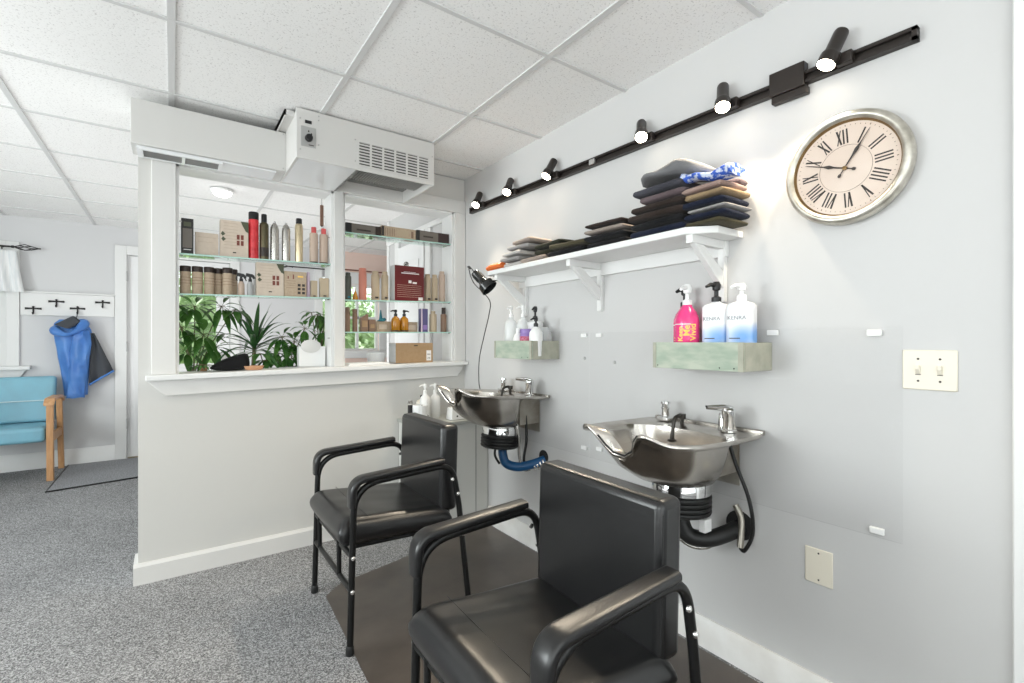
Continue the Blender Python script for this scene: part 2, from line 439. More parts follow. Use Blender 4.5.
# partition with its two openings
A0, A1, B0, B1, OZ = .013, .775, .831, 1.580, 2.06
SZ = lambda x: 1.006 + .0165 * (x + .107)      # the sill climbs a little to the right
b = MB()
def pbox(x0, x1, z0, z1): b.box(x0, x1, PY, PY + PT, z0, z1)
pbox(-.137, A0, 0, CZ); pbox(A0, B1, 0, .975); pbox(A1, B0, .975, CZ); pbox(B1, WX, 0, CZ); pbox(A0, A1, OZ, CZ); pbox(B0, B1, OZ, CZ)
struct('wall_partition', b, M_part)
# casing of the openings
b = MB()
b.box(-.086, A0, PY - .018, PY, SZ(-.05), 2.146); b.box(A1, B0, PY - .018, PY, SZ(.8), OZ); b.box(B1, WX - .002, PY - .018, PY, SZ(1.6), OZ); b.box(A0, WX - .002, PY - .018, PY, OZ, 2.146)
struct('trim_8', b, M_trimw, bevel=.003)
b = MB()   # opening linings
for (x0, x1) in [(A0, A0 + .012), (A1 - .012, A1), (B0, B0 + .012), (B1 - .012, B1)]: b.box(x0, x1, PY + .001, PY + PT + .01, .99, OZ)
for (x0, x1) in [(A0, A1), (B0, B1)]: b.box(x0, x1, PY + .001, PY + PT + .01, OZ - .012, OZ)
struct('trim_9', b, M_trim)
# sill and apron, a hair out of level
b = MB()
x0, x1 = -.107, WX - .004
b.hexa([(x0, PY - .06, SZ(x0) - .026), (x1, PY - .06, SZ(x1) - .026), (x1, PY + .20, SZ(x1) - .026), (x0, PY + .20, SZ(x0) - .026),
        (x0, PY - .06, SZ(x0)), (x1, PY - .06, SZ(x1)), (x1, PY + .20, SZ(x1)), (x0, PY + .20, SZ(x0))])
struct('trim_10', b, M_trim, bevel=.004)
b = MB()
b.prism([(-.105, SZ(-.1) - .026), (-.03, SZ(-.03) - .105), (1.60, SZ(1.6) - .105), (1.655, SZ(1.65) - .026)], 'y', PY - .022, PY)
struct('trim_11', b, M_trimw, bevel=.003)
# baseboards
def bprof(y, s): return [(y, 0), (y + s * .018, 0), (y + s * .018, .085), (y + s * .008, .1), (y, .1)]
b = MB(); b.prism(bprof(PY, -1), 'x', -.155, 1.17); b.box(-.155, -.1371, PY + .0005, PY + PT, 0, .1)
struct('baseboard_partition', b, M_trimw, flat=True)
b = MB(); b.prism([(WX, 0), (WX - .018, 0), (WX - .018, .098), (WX - .008, .112), (WX, .112)], 'y', .232, 2.585)
struct('baseboard_right', b, mat('scuffed_trim', (.70, .68, .65), .45, nscale=7, ncol=(.80, .79, .77)))
b = MB(); b.prism([(FY, 0), (FY - .02, 0), (FY - .02, .13), (FY - .008, .15), (FY, .15)], 'x', LX, -.467); b.prism([(FY, 0), (FY - .02, 0), (FY - .02, .13), (FY - .008, .15), (FY, .15)], 'x', .605, EX)
struct('baseboard_far', b, M_trim)

# ------------------------------------------------------------------ ventilation unit above the partition
t = thing('ventilation_unit', 'long white metal heating and ventilation unit mounted above the partition openings', 'ventilation unit', (.5, PY, 2.06))
def P(x, y, z): return (x - .5, y - PY, z - 2.06)
def lbox(m, x0, x1, y0, y1, z0, z1): return m.box(x0 - .5, x1 - .5, y0 - PY, y1 - PY, z0 - 2.06, z1 - 2.06)
UY, LY = 2.462, 2.72
m = MB(); lbox(m, -.155, .483, LY, PY - .019, 2.062, 2.264)
m.build('duct', M_unit, t, bevel=.002)
m = MB(); lbox(m, -.135, .44, LY + .02, PY - .02, 2.054, 2.0625)
m.build('duct_underside', M_unitgl, t)
for (p, q) in [(-.112, .035), (.048, .185)]:
    f = MB(); lbox(f, p, q, LY + .028, LY + .125, 2.047, 2.055)
    o = f.build('vent', M_vent, t)
fr = MB()
for (p, q, r, s_) in [(-.127, .20, LY + .014, LY + .028), (-.127, .20, LY + .125, LY + .14), (-.127, -.112, LY + .028, LY + .125), (.035, .048, LY + .028, LY + .125), (.185, .20, LY + .028, LY + .125)]:
    lbox(fr, p, q, r, s_, 2.044, 2.056)
fr.build('vent_frame', M_unitgl, t)
# housing: four sides round the open underside at the right
m = MB()
lbox(m, .483, 1.212, UY, UY + .012, 2.058, 2.2985)            # front
lbox(m, .483, .495, UY + .012, PY - .019, 2.058, 2.2985)
lbox(m, 1.20, 1.212, UY + .012, PY - .019, 2.058, 2.2985)
lbox(m, .483, 1.212, UY + .012, PY - .019, 2.286, 2.2985)
m.build('housing', M_unit, t, bevel=.0015)
m = MB(); lbox(m, .495, .77, UY + .012, PY - .02, 2.058, 2.064); m.build('underside_panel', M_unitgl, t)
m = MB(); lbox(m, .77, .782, UY + .012, PY - .02, 2.058, 2.28); lbox(m, .782, 1.2, UY + .012, PY - .02, 2.13, 2.14); m.build('cavity', M_cav, t)
m = MB()
for i in range(28):
    x = .795 + i * .0145; lbox(m, x, x + .004, UY + .03, UY + .24, 2.085, 2.13)
m.build('heat_fins', M_grate, t)
# grille: slots as dark backing behind a lattice
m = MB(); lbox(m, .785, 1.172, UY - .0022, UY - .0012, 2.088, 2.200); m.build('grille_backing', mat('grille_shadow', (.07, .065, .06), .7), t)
m = MB()
gx0, gx1, gz0, gz1 = .778, 1.178, 2.082, 2.206
for i in range(7):
    x = gx0 + (gx1 - gx0) * i / 6; lbox(m, x - .0055, x + .0055, UY - .006, UY - .0005, gz0, gz1)
for i in range(9):
    z = gz0 + (gz1 - gz0) * i / 8; lbox(m, gx0, gx1, UY - .0055, UY - .001, z - .0036, z + .0036)
m.build('grille', M_unit, t)
m = MB(); lbox(m, .503, .572, UY - .003, UY, 2.118, 2.216); cp = m.build('control_plate', M_grate, t, bevel=.004)
m = MB(); m.cyl(P(.538, UY - .003, 2.160), P(.538, UY - .022, 2.160), .018, .016); m.obox(P(.538, UY - .025, 2.160), (.007, .012, .034), RY(.5)); m.build('knob', M_blk, cp)
for q_ in ((.535, .541, 2.19, 2.198), (.538, .562, 2.126, 2.130)):
    m = MB(); lbox(m, q_[0], q_[1], UY - .0042, UY - .003, q_[2], q_[3]); m.build('plate_marking', M_ink, cp)
m = MB(); lbox(m, .522, .552, UY - .003, UY, 2.232, 2.247); m.build('indicator_window', M_blk, t)
for (x, z) in [(.50, 2.25), (.50, 2.1), (.585, 2.28), (.585, 2.26), (.585, 2.14), (1.2, 2.22), (.765, 2.21), (.765, 2.10)]: MB().cyl(P(x, UY + .001, z), P(x, UY - .0035, z), .0035, seg=8).build('screw', M_grate, t)
for z in (2.255, 2.075): MB().cyl(P(.47, LY + .001, z), P(.47, LY - .003, z), .0035, seg=8).build('screw', M_grate, t)
m = MB(); lbox(m, .44, .483, UY + .05, PY - .02, 2.27, 2.2975); lbox(m, .44, .447, UY + .05, PY - .02, 2.265, 2.2975); m.build('hanger_bracket', M_unit, t)

# ------------------------------------------------------------------ shampoo chairs
def make_chair():
    X0 = .537 - .78; t = thing('shampoo_chair', '', 'chair', (.78, 2.065, .002), group='black vinyl shampoo chairs')
    W = .271
    def tub(y):
        return fillet([(X0, y, .003), (X0 + .016, y, .625), (X0 + .43, y, .648), (X0 + .463, y, .47), (X0 + .515, y, .003)], [.105, .075, .02], 9)
    for s in (-1, 1):
        f = MB().tube(tub(s * W), .0125, 12).build('side_frame', M_blkm, t)
        for (x, z) in [(X0, .003), (X0 + .515, .003)]:
            MB().lathe([(.0155, 0), (.0165, .004), (.015, .03), (.0128, .034)], (x, s * W, 0), 12).build('foot_cap', M_rubber, f)
        for (x, z) in [(X0 + .009, .36), (X0 + .006, .235), (X0 + .425, .585), (X0 + .452, .52), (X0 + .478, .34)]:
            MB().lathe([(.008, 0), (.008, .004), (.004, .007)], (x, s * (W + .0115), z), 10, m=RX(-s * PI / 2)).build('bolt', M_bolt, f)
        # arm pad: flat upholstered strip lying on the tube, wrapping down the front bend
        path = fillet([(X0 + .006, s * W, .548), (X0 + .010, s * W, .646), (X0 + .385, s * W, .668)], [.11], 10)
        n = len(path); rings = []
        for i, p in enumerate(path):
            d = (path[min(i + 1, n - 1)] - path[max(i - 1, 0)]).normalized(); nn = V((-d.z, 0, d.x)); k = .86 if i in (0, n - 1) else 1
            ring = []
            for q in range(24):
                a = 2 * PI * q / 24; ca, sa = math.cos(a), math.sin(a)
                ring.append(p + V((0, 1, 0)) * (.0275 * k * math.copysign(abs(ca) ** .5, ca)) + nn * (.0135 * k * math.copysign(abs(sa) ** .6, sa)))
            rings.append(ring)
        MB().loft(rings).build('arm_pad', M_vinyl, t, sharp=60)
    # crossbars
    MB().tube([(X0 + .006, -W, .235), (X0 + .006, W, .235)], .0105).build('front_stretcher', M_blkm, t)
    MB().tube([(X0 + .010, -W, .36), (X0 + .010, W, .36)], .0105).build('seat_rail', M_blkm, t)
    MB().tube([(X0 + .478, -W, .34), (X0 + .478, W, .34)], .0105).build('rear_stretcher', M_blkm, t)
    for y in (-.115, .19):
        MB().tube([(X0 + .004, y, .235), (X0 + .004, y, .375)], .0095).build('support_post', M_blkm, t)
    for s in (-1, 1):
        MB().tube(fillet([(X0 + .03, s * .20, .37), (X0 + .44, s * .20, .355), (X0 + .455, s * .215, .62)], [.03]), .009).build('seat_strut', M_blkm, t)
    # seat cushion: rolled front edge, sagging top
    nx, ny = 22, 18; x0, x1, w = X0 - .032, X0 + .450, .247
    top = []; bot = []
    for i in range(nx + 1):
        u = i / nx; x = x0 + (x1 - x0) * u
        fr = max(0, 1 - (x - x0) / .055); roll = math.sqrt(max(0, 1 - fr ** 2))
        bk = max(0, 1 - (x1 - x) / .03); rb = math.sqrt(max(0, 1 - bk ** 2))
        rt, rbm = [], []
        for j in range(ny + 1):
            v = -1 + 2 * j / ny; e = max(0, (abs(v) - .88) / .12); re = math.sqrt(max(0, 1 - e ** 2))
            h = min(roll, rb) * (.25 + .75 * re)
            tl = .020 - .038 * u; zt = tl + .432 + .043 * h - .006 * (1 - v * v) * math.sin(PI * u) + .0025 * noise.noise(V((x * 9, v * 3, 0)))
            zb = tl * .4 + .410 - .036 * min(1, roll * 1.2) * (.4 + .6 * re)
            yy = v * w
            rt.append((x, yy, zt)); rbm.append((x, yy, zb))
        top.append(rt); bot.append(rbm)
    m = MB(); vs = [p for r in top for p in r] + [p for r in bot for p in r]; fs = []; o = (nx + 1) * (ny + 1); q = ny + 1
    for i in range(nx):
        for j in range(ny):
            a = i * q + j; fs.append((a, a + q, a + q + 1, a + 1)); fs.append((o + a, o + a + 1, o + a + q + 1, o + a + q))
    for i in range(nx):
        a = i * q; fs.append((a, o + a, o + a + q, a + q)); a += ny; fs.append((a, a + q, o + a + q, o + a))
    for j in range(ny):
        a = j; fs.append((a, a + 1, o + a + 1, o + a)); a = nx * q + j; fs.append((a, o + a, o + a + 1, a + 1))
    m.add(vs, fs); st = m.build('seat', M_vinyl, t, sub=1, sharp=80)
    sm = MB()
    for xs in (X0 + .085,):
        sm.tube([(xs, y * w * .93, .4855 - .006 * (1 - y * y) * math.sin(PI * (xs - x0) / (x1 - x0))) for y in [-1 + 2 * k / 14 for k in range(15)]], .0013, 6)
    sm.build('seam', M_vinyl, st)
    # backrest cushion with piped edges
    bx0, bx1, bw, z0, z1 = X0 + .395, X0 + .480, .228, .430, .804
    c = MB(); c.box(bx0, bx1, -bw, bw, z0, z1)
    bk = c.build('backrest', M_vinyl, t, bevel=.021, bseg=4)
    for i in range(len(bk.data.vertices)):      # slight rearward lean
        vv = bk.data.vertices[i].co; vv.x += (vv.z - z0) * .03
    pp = MB()
    for xx in (bx0 + .004,):
        for s in (-1, 1):
            pp.tube([(xx + .006 + .03 * (z - z0) , s * (bw - .004), z) for z in (z0 + .03, z0 + .15, z1 - .03)], .0022, 6)
        pp.tube([(xx + .016, y, z1 - .0035) for y in (-bw + .02, 0, bw - .02)], .0018, 6)
    pp.build('piping', M_vinyl, bk)
    return t
ch = make_chair()
ch['label'] = 'black vinyl shampoo chair standing by the partition, facing away from the far basin'
c2 = dup(ch, (.746, .905, .002), (0, 0, -.012), label='black vinyl shampoo chair closest to the camera, its back to the nearer basin')
c2.scale = (.95, 1, 1)

# ------------------------------------------------------------------ shampoo basins on the right wall
def make_basin(zr, yc, tilt, label, trap):
    """Local frame: x away from the wall, y along it, z up; the object is turned 180 degrees about z."""
    t = thing('shampoo_basin', label, 'sink', (WX, yc, zr), (0, -tilt, PI), group='stainless shampoo basins')
    N = 96
    def sgnpow(c, e): return math.copysign(abs(c) ** e, c)
    def R(a):
        ca, sa = math.cos(a), math.sin(a)
        if ca >= 0: x = .25 + .262 * sgnpow(ca, .56); y = .238 * sgnpow(sa, .60)
        else: x = .25 + .243 * sgnpow(ca, .22); y = .236 * sgnpow(sa, .34)
        return x, y
    def B(a):
        ca, sa = math.cos(a), math.sin(a)
        x = .25 + (.225 if ca >= 0 else .125) * sgnpow(ca, .8); y = .212 * sgnpow(sa, .8)
        return x, y
    def dipf(a):
        x, y = R(a)
        return math.exp(-((y + .012) / .070) ** 4) if math.cos(a) > 0 else 0
    def horn(a):
        x, y = R(a)
        return math.exp(-((abs(y + .012) - .125) / .045) ** 2) if math.cos(a) > 0 else 0
    # rings: (mix between rim R and body B, scale about centre, z, dip share, push)
    C = (.25, 0); Dr = (.185, 0)
    def ring(mixb, sc, z, dk, cmix=0., off=0.):
        out = []
        for i in range(N):
            a = 2 * PI * i / N; rx, ry = R(a); bx_, by = B(a); dp = dipf(a); hn = horn(a)
            x = rx + (bx_ - rx) * mixb; y = ry + (by - ry) * mixb
            cx = C[0] + (Dr[0] - C[0]) * cmix
            x = cx + (x - C[0]) * sc; y *= sc
            x += (-.040 * dp * dk + .014 * hn * dk) + off * dp
            zz = z - .064 * dp * dk + (.026 * hn) * dk
            out.append((x, y, zz))
        return out
    rings = [ring(1, .05, -.178, 0, 1), ring(1, .48, -.178, 0, 1), ring(1, .62, -.168, 0, .85), ring(1, .80, -.128, .05, .45, .01), ring(1, .93, -.072, .3, .12, .025),
             ring(1, .985, -.03, .75, 0, .03), ring(.9, .995, -.013, .9, 0, .02), ring(.05, .985, -.012, 1), ring(0, 1.0, -.008, 1), ring(0, 1.005, -.001, 1), ring(0, .995, .004, 1), ring(.12, .985, .003, 1),
             ring(.80, .985, -.001, 1), ring(1, .955, -.008, .95), ring(1, .93, -.03, .7), ring(1, .86, -.075, .3, .1), ring(1, .72, -.125, .05, .4), ring(1, .5, -.158, 0, .8), ring(1, .2, -.165, 0, 1), ring(1, .05, -.166, 0, 1)]
    MB().loft(rings).build('basin', M_steel, t, sharp=60)
    # neck recess rubber edge
    pts = []
    for i in range(N):
        a = 2 * PI * i / N
        if a > PI: a -= 2 * PI
        if abs(a) < .62: pts.append((a, rings[10][i]))
    pts = [p for a, p in sorted(pts)]
    pts = [p for p in pts if abs(p[1]) < .095]
    MB().tube(pts, .0035, 8).build('neck_gasket', M_rubber, t)
    # raised back ledge and deck tape
    MB().box(.008, .03, -.222, .222, -.006, .012).build('back_ledge', M_steel, t, bevel=.003)
    # wall bracket
    m = MB(); m.box(.0075, .0115, -.13, .13, -.20, -.015); m.box(.0115, .14, -.125, -.118, -.15, -.014); m.box(.0115, .14, .118, .125, -.15, -.014)
    m.build('wall_bracket', mat('grubby_bracket_steel', (.30, .27, .23), .5, .8, nscale=12, ncol=(.45, .42, .37)), t)
    # mixer tap
    f = MB().lathe([(.027, 0), (.027, .006), (.022, .009), (.0215, .052), (.024, .056), (.024, .076), (.017, .084)], (.085, .133, .002), 20).build('mixer_tap', M_chrome, t)
    m = MB(); m.tube(fillet([(.08, .136, .078), (.095, .125, .091), (.15, .088, .088)], [.015]), [.016] * 9 + [.009], 10, sx=1., up=(0, 0, 1))
    m.v = [(a, b_, .089 + (c_ - .089) * .5) if c_ > .08 else (a, b_, c_) for a, b_, c_ in m.v]; m.build('tap_lever', M_chrome, f)
    MB().lathe([(.019, 0), (.019, .05), (.014, .06)], (.06, .10, .002), 14).build('tap_body', M_chrome, f)
    # vacuum breaker post
    m = MB(); m.box(.045, .095, -.165, -.115, .003, .018); m.build('breaker_base', M_chrome, t, bevel=.004)
    MB().lathe([(.013, .018), (.015, .022), (.014, .045), (.017, .05), (.017, .055), (.0135, .058), (.014, .068), (.0185, .07), (.0185, .078), (.012, .08)], (.07, -.14, 0), 18).build('vacuum_breaker', M_chrome, t)
    # spray nozzle hanging into the bowl
    m = MB(); m.tube(fillet([(.075, -.062, .0), (.075, -.06, .036), (.125, -.06, .03), (.14, -.06, -.055)], [.018, .02]), .0075, 10)
    m.lathe([(.013, 0), (.016, .004), (.012, .009)], (.14, -.06, -.06), 12); m.lathe([(.0135, 0), (.0135, .02)], (.075, -.06, .02), 12)
    m.build('spray_nozzle', mat('dark_nozzle', (.05, .045, .04), .3, .7), t)
    # drain flange and ridged rubber boot
    MB().lathe([(.098, -.226), (.103, -.221), (.103, -.186), (.096, -.172), (.06, -.165)], (.168, 0, 0), 36).build('drain_flange', M_chrome, t)
    pr = [(.06, -.302), (.092, -.298)]
    for k in range(4): z = -.293 + k * .0168; pr += [(.104, z + .002), (.106, z + .008), (.104, z + .014), (.098, z + .017)]
    pr += [(.10, -.2255), (.07, -.225)]
    MB().lathe(pr, (.168, 0, 0), 36).build('drain_boot', M_rubber, t)
    if trap == 'black':
        MB().tube(spline([(.168, 0, -.295), (.17, .004, -.335), (.165, .03, -.375), (.12, .07, -.385), (.07, .105, -.37), (.0, .13, -.35)], 8), .029, 16).build('drain_pipe', M_rubber, t)
        MB().lathe([(.052, 0), (.052, .004), (.03, .005)], (.0003, .128, -.345), 24, m=RY(PI / 2)).build('wall_hole', M_dark, t)
        m = MB(); m.box(.135, .175, .075, .10, -.345, -.30); m.build('trap_clamp', M_white, t, bevel=.003)
        MB().tube(spline([(.10, .14, -.02), (.09, .16, -.10), (.075, .20, -.22), (.06, .205, -.33), (.055, .175, -.405), (.05, .155, -.405)], 8), .0065, 10).build('supply_hose', M_rubber, t)
        MB().tube(spline([(.05, .155, -.405), (.035, .15, -.36), (.02, .142, -.31), (.02, .12, -.27)], 6), .011, 10).build('valve_stem', mat('nickel_worn', (.42, .39, .34), .35, .8), t)
        MB().tube(spline([(.16, -.09, -.29), (.155, -.06, -.37), (.13, .0, -.425), (.09, .05, -.43), (.06, .08, -.40)], 7), .0075, 10).build('braided_hose', M_steelc, t)
    else:
        MB().tube(spline([(.168, 0, -.295), (.17, .004, -.325), (.165, .03, -.372), (.12, .08, -.388), (.06, .135, -.37), (.0, .165, -.35)], 8), .025, 16).build('drain_pipe', M_blue, t)
        MB().lathe([(.038, 0), (.038, .004), (.03, .005)], (.0003, .158, -.335), 24, m=RY(PI / 2)).build('wall_hole', M_dark, t)
        MB().tube(spline([(.10, .11, -.02), (.095, .12, -.14), (.09, .115, -.25), (.095, .10, -.34), (.085, .105, -.39), (.06, .13, -.38)], 8), .0075, 10).build('supply_hose', M_rubber, t)
        MB().tube(spline([(.12, .075, -.02), (.125, .08, -.13), (.12, .09, -.24), (.115, .085, -.33), (.10, .10, -.40), (.07, .125, -.40)], 8), .0075, 10).build('braided_hose', M_steelc, t)
        MB().tube(spline([(.185, -.045, -.29), (.19, -.045, -.34), (.175, -.02, -.385)], 6), .007, 8).build('hose_tail', M_rubber, t)
        m = MB()
        for k in range(4): m.lathe([(.028, 0), (.028, .008)], (.055 - k * .013, .135 + k * .01, -.383 + k * .006), 14, m=aim((-.8, .5, .3)))
        m.build('hose_clamp', M_bolt, t)
    for c_ in t.children:       # what hangs on the wall stays plumb
        if c_.name.split('.')[0] in ('wall_bracket', 'wall_hole', 'drain_pipe', 'supply_hose', 'valve_stem', 'braided_hose', 'hose_tail', 'hose_clamp', 'trap_clamp'): c_.rotation_euler = (0, tilt, 0)
    return t
make_basin(.852, 1.045, math.radians(.7), 'stainless shampoo basin with black drain trap below the bottle crate with the pink bottles', 'black')
make_basin(.868, 2.19, math.radians(4.4), 'stainless shampoo basin with blue drain pipe beside the white corner cabinet', 'blue')

# ------------------------------------------------------------------ clear splash panels
def panel(y0, y1, z0, z1, label, clips):
    o = tag(MB().box(WX - .006, WX - .003, y0, y1, z0, z1).build('splash_panel', M_acr), label, 'splash panel', 'clear splash panels')
    for (y, z) in clips: MB().box(WX - .012, WX - .0005, y - .018, y + .018, z - .009, z + .009).build('clip', M_white, o, bevel=.002)
    return o
panel(.447, 1.672, .603, 1.213, 'wide clear acrylic splash panel behind the nearer basin', [(.512, 1.195), (.506, .622), (1.61, 1.2), (1.607, .655), (.8, 1.2)])
panel(1.680, 2.245, .603, 1.222, 'narrow clear acrylic splash panel behind the far basin', [(1.712, 1.2), (1.71, .643), (2.2, 1.2)])
m = MB()
for (y, z) in [(1.711, 1.087), (1.514, 1.074)]: m.lathe([(.0075, 0), (.006, .004), (.002, .006)], (WX - .003, y, z), 10, m=RY(-PI / 2))
tag(m.build('panel_screw', M_grate), 'pair of grey screw heads on the wall between the two crates', 'screw')

# ------------------------------------------------------------------ wall plates
t = thing('light_switch', 'cream double light switch plate on the bare right wall', 'light switch', (WX, .39, 1.0925))
pl = MB().box(-.006, 0, -.058, .058, -.0545, .0545).build('switch_plate', M_cream, t, bevel=.003)
for y in (-.023, .023):
    MB().hexa([(-.006, y - .005, -.012), (-.006, y + .005, -.012), (-.006, y + .005, .012), (-.006, y - .005, .012), (-.016, y - .004, .002), (-.016, y + .004, .002), (-.016, y + .004, .012), (-.016, y - .004, .012)]).build('toggle', M_cream, t, bevel=.001)
    m = MB()
    for z in (-.03, .03): m.lathe([(.003, 0), (.002, .001)], (-.006, y, z), 8, m=RY(-PI / 2))
    m.box(-.0066, -.0055, y - .006, y + .006, -.014, -.012)
    m.build('screw', M_ink, pl)
t = thing('blank_wall_plate', 'cream blank outlet cover low on the right wall', 'wall plate', (WX, .66, .457))
pl = MB().box(-.005, 0, -.04, .04, -.056, .056).build('cover', M_cream, t, bevel=.003)
m = MB()
for z in (-.042, .042): m.lathe([(.003, 0), (.002, .001)], (-.005, 0, z), 8, m=RY(-PI / 2))
m.build('screw', M_ink, pl)

# ------------------------------------------------------------------ wall clock
CY, CZZ, CR = .579, 1.689, .1665
t = thing('wall_clock', 'round antique silver wall clock with Roman numerals below the track lighting', 'clock', (WX, CY, CZZ))
prof = [(.150, .002), (.158, .006), (CR, .014), (CR + .001, .03), (CR - .003, .040), (CR - .008, .0455), (CR - .016, .047), (CR - .022, .043), (CR - .027, .034)]
M_cl = RY(-PI / 2)
def CP(y, z, d): return (-d, y, z)
rings = []
for r, d in prof: rings.append([CP(r * math.sin(2 * PI * k / 72), r * math.cos(2 * PI * k / 72), d) for k in range(72)])
MB().loft(rings, True, False).build('rim', M_silver, t, sharp=60)
rings = [[CP(r * math.sin(2 * PI * k / 72), r * math.cos(2 * PI * k / 72), d) for k in range(72)] for r, d in [(CR - .026, .036), (CR - .029, .030), (CR - .031, .026)]]
MB().loft(rings, False, False).build('inner_rim', M_gold, t)
MB().lathe([(CR - .031, .0), (CR - .031, .026)], (0, 0, 0), 72, m=M_cl).build('dial', M_face, t)
m = MB()
def stroke(m, th, r0, r1, off, w):
    """A radial bar at clock angle th (clockwise from 12 seen from the room), shifted sideways."""
    rad = V((0, -math.sin(th), math.cos(th))); tan = V((0, -math.cos(th), -math.sin(th)))
    ps = [rad * r0 + tan * (off - w), rad * r0 + tan * (off + w), rad * r1 + tan * (off + w), rad * r1 + tan * (off - w)]
    m.hexa([p + V((-.026, 0, 0)) for p in ps] + [p + V((-.0268, 0, 0)) for p in ps])
def slant(m, th, r0, r1, o0, o1, w):
    rad = V((0, -math.sin(th), math.cos(th))); tan = V((0, -math.cos(th), -math.sin(th)))
    ps = [rad * r0 + tan * (o0 - w), rad * r0 + tan * (o0 + w), rad * r1 + tan * (o1 + w), rad * r1 + tan * (o1 - w)]
    m.hexa([p + V((-.026, 0, 0)) for p in ps] + [p + V((-.0268, 0, 0)) for p in ps])
num = ['XII', 'I', 'II', 'III', 'IIII', 'V', 'VI', 'VII', 'VIII', 'IX', 'X', 'XI']
ri, ro = .074, .118
for h, s_ in enumerate(num):
    th = 2 * PI * h / 12 - .07; wid = {'I': .0095, 'V': .014, 'X': .014}; tot = sum(wid[c] for c in s_); o = -tot / 2
    for c_ in s_:
        w_ = wid[c_]; mid = o + w_ / 2
        if c_ == 'I': stroke(m, th, ri, ro, mid, .0021)
        elif c_ == 'V': slant(m, th, ri, ro, mid, mid - .005, .0025); slant(m, th, ri, ro, mid, mid + .005, .0013)
        else: slant(m, th, ri, ro, mid + .005, mid - .005, .0025); slant(m, th, ri, ro, mid - .005, mid + .005, .0013)
        o += w_
m.build('numerals', M_ink, t)
m = MB()
for k in range(60):
    stroke(m, 2 * PI * k / 60, .1255, .1285 if k % 5 else .130, 0, .0011 if k % 5 == 0 else .0006)
for k in range(72):
    a = 2 * PI * k / 72; stroke(m, a, .0685, .0692, 0, .0033)
m.build('minute_track', mat('brown_ink', (.20, .13, .09), .5), t)
def hand(name, th, L, spade, w, d):
    m = MB(); rad = V((0, -math.sin(th), math.cos(th))); tan = V((0, -math.cos(th), -math.sin(th)))
    out = [(-.03, .0012), (-.028, .004), (-.022, .004), (-.018, .0013), (.0, .0016), (spade * .5, .0022), (spade * .75, .0052), (spade, .0015), (L * .93, .001), (L, .0002)]
    pts = [rad * r + tan * w_ * w for r, w_ in out] + [rad * r - tan * w_ * w for r, w_ in out[::-1]]
    n = len(pts); vs = [p + V((-d, 0, 0)) for p in pts] + [p + V((-d - .001, 0, 0)) for p in pts]
    m.add(vs, [list(range(n)), list(range(n, 2 * n))] + [[i, (i + 1) % n, n + (i + 1) % n, n + i] for i in range(n)])
    return m.build(name, M_ink, t, flat=True)
hand('minute_hand', math.radians(33), .119, .075, 1., .0315)
hand('hour_hand', math.radians(289), .115, .06, 1.1, .0295)
MB().lathe([(.006, .026), (.006, .034), (.003, .035)], (0, 0, 0), 16, m=M_cl).build('centre_pin', M_gold, t)
MB().lathe([(CR - .0275, .0350), (CR - .0275, .0358)], (0, 0, 0), 72, m=M_cl).build('cover_glass', clear('clock_glass', (1, 1, 1), .06, .02), t)

# ------------------------------------------------------------------ track lighting
TZ = lambda y: 2.010 + .0205 * (y - .41)
ty0, ty1 = .41, 2.80
t = thing('light_track', 'long black lighting track along the top of the right wall', 'track', (WX, 1.6, TZ(1.6)))
m = MB()
def tb(m, x0, x1, y0, y1, d0, d1):
    m.hexa([(x0, y0 - 1.6, TZ(y0) + d0 - TZ(1.6)), (x1, y0 - 1.6, TZ(y0) + d0 - TZ(1.6)), (x1, y1 - 1.6, TZ(y1) + d0 - TZ(1.6)), (x0, y1 - 1.6, TZ(y1) + d0 - TZ(1.6)),
            (x0, y0 - 1.6, TZ(y0) + d1 - TZ(1.6)), (x1, y0 - 1.6, TZ(y0) + d1 - TZ(1.6)), (x1, y1 - 1.6, TZ(y1) + d1 - TZ(1.6)), (x0, y1 - 1.6, TZ(y1) + d1 - TZ(1.6))])
tb(m, -.012, -.001, ty0, ty1, -.019, .019); tb(m, -.026, -.012, ty0, ty1, -.019, -.009); tb(m, -.026, -.012, ty0, ty1, .009, .019)
m.build('rail', M_track, t)
m = MB(); tb(m, -.026, -.010, ty0, ty0 + .012, -.019, .019); tb(m, -.026, -.010, ty1 - .012, ty1, -.019, .019); m.build('end_cap', M_track, t)
m = MB(); tb(m, -.034, -.002, .69, .80, -.028, .05); tb(m, -.028, -.002, .685, .795, -.052, -.028); m.build('power_feed_box', M_track, t, bevel=.003)
m = MB(); tb(m, -.0285, -.02, 1.62, 1.655, -.012, .012); m.build('rail_label', M_grate, t)
heads = [(.60, (-.040, .030, -.105), 0), (.95, (-.045, -.025, -.10), -.004), (1.315, (-.050, -.040, -.085), .002), (1.915, (-.050, -.0, -.085), .004), (2.29, (-.050, -.03, -.085), .004), (2.64, (-.050, -.03, -.085), .004)]
hl = ['black track spotlight above the wall clock, nearest the track end', 'black track spotlight just beyond the power feed box, above the tall towel stack',
      'black track spotlight over the middle of the towel shelf', 'black track spotlight over the grey folded towels', 'black track spotlight second from the partition', 'black track spotlight closest to the partition corner']
